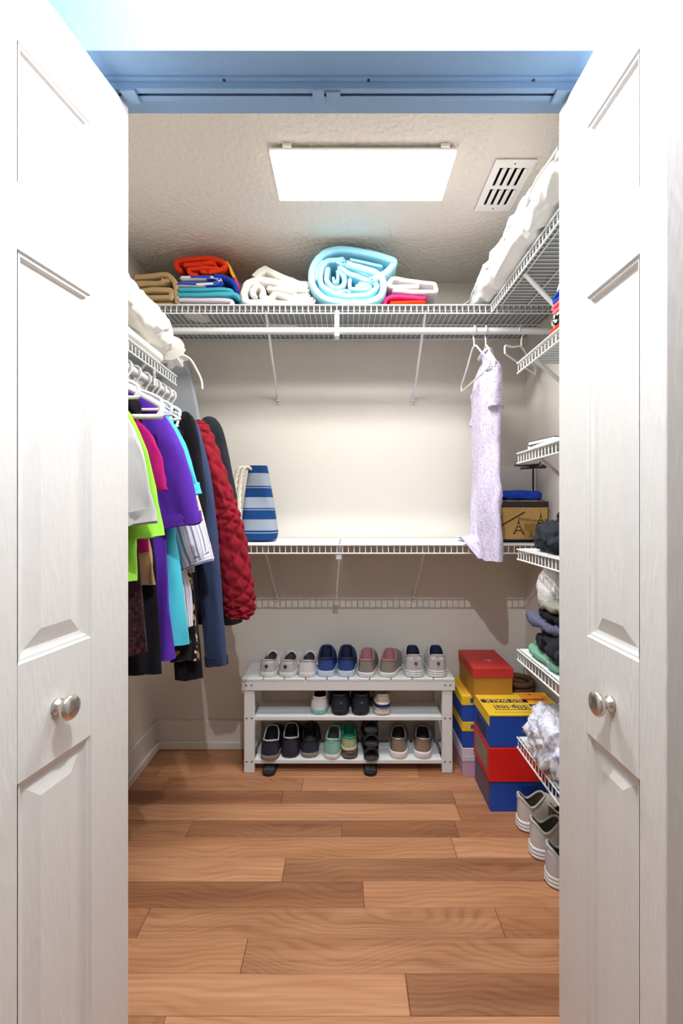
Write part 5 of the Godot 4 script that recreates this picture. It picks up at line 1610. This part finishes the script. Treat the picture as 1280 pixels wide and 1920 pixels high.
	shoe("flat_shoe", "dark brown flat shoe under the green shoe", Vector3(0.02, low, fz), 0.05, {"m": "shoe olive", "sole_m": "shoe olive", "heel": 0.016, "dip": 0.014, "tongue": 0.02, "W": 0.088, "sole": 0.014}, g)
	shoe("sneaker", "pale green sneaker with teal lining lying on a brown shoe", Vector3(0.018, low + 0.036, fz - 0.002), 0.06, {"m": "shoe green", "sole_m": "shoe sand", "rim": "shoe teal", "lining": "shoe teal", "heel": 0.048, "dip": 0.042, "tongue": 0.07, "W": 0.084, "sole": 0.016}, g)
	for i in 3:
		sandal(["black strappy sandal at the bottom of its pile", "black strappy sandal in the middle of its pile", "black strappy sandal on top of its pile"][i], Vector3(0.123, low + 0.002 + 0.056 * i, fz + 0.022 - 0.022 * i), 0.0, {"m": "shoe black", "sole_m": "shoe dark grey", "W": 0.088, "sole": 0.02, "bed": "shoe black"}, g)
	for i in 2:
		shoe("sneaker", ["pewter metallic sneaker beside the black sandals", "pewter metallic sneaker by the bench leg near the boxes"][i], Vector3(0.25 + 0.118 * i, low, fz + 0.0), [-0.18, -0.16][i], {"m": "shoe metallic", "sole_m": "sole white", "rim": "shoe metallic", "lining": "shoe black", "heel": 0.062, "dip": 0.05, "tongue": 0.08, "W": 0.094, "sole": 0.034, "side": -1.0 if i == 0 else 1.0}, g)
	for i in 2:
		sandal(["low black slipper on the floor under the black shoe", "low black slipper on the floor under the sandals"][i], Vector3([-0.367, 0.118][i], 0.0005, -2.15), 0.0, {"m": "shoe black", "sole_m": "shoe black", "W": 0.08, "sole": 0.02, "straps": [], "L": 0.2}, "slippers on the floor under the bench")
	# running shoes on the floor under the right shelves, toes to the wall
	g = "running shoes on the floor by the right wall"
	var run := {"m": "shoe grey", "sole_m": "sole white", "rim": "shoe grey", "lining": "shoe olive", "heel": 0.088, "dip": 0.055, "tongue": 0.092, "W": 0.084, "L": 0.235, "sole": 0.042, "toe_sole": 0.026, "ribs": 1, "laces": true, "open": 0.45, "tab": "shoe silver"}
	shoe("running_shoe", "grey running shoe with looped laces by the blue box", Vector3(0.682, 0.0, -1.815), -1.62, run, g)
	shoe("running_shoe", "light grey running shoe next to a dark olive shoe", Vector3(0.676, 0.0, -1.675), -1.66, run, g)
	var r3 := run.duplicate()
	r3.m = "shoe white"
	r3.rim = "shoe silver"
	r3.patch = "shoe silver"
	shoe("running_shoe", "white and silver running shoe nearest the door", Vector3(0.68, 0.0, -1.55), -1.7, r3, g)
	shoe("sneaker", "dark olive shoe with pale lining between running shoes", Vector3(0.775, 0.0, -1.743), -1.6, {"m": "shoe olive", "sole_m": "shoe olive", "rim": "shoe sand", "lining": "shoe olive", "L": 0.15, "W": 0.05, "heel": 0.11, "dip": 0.09, "tongue": 0.12}, g)

# ------------------------------------------------------------------
func _ready() -> void:
	light_and_camera()
	make_materials()
	shell()
	floor_boards()
	door("door_1", "white moulded bifold door leaf on the left, folded open", true)
	door("door_2", "white moulded bifold door leaf on the right, folded open", false)
	track()
	fittings()
	shelving()
	left_clothes()
	right_hanging()
	linen()
	corner_things()
	right_shelf_things()
	shoe_boxes()
	shoe_rack()
	shoes()
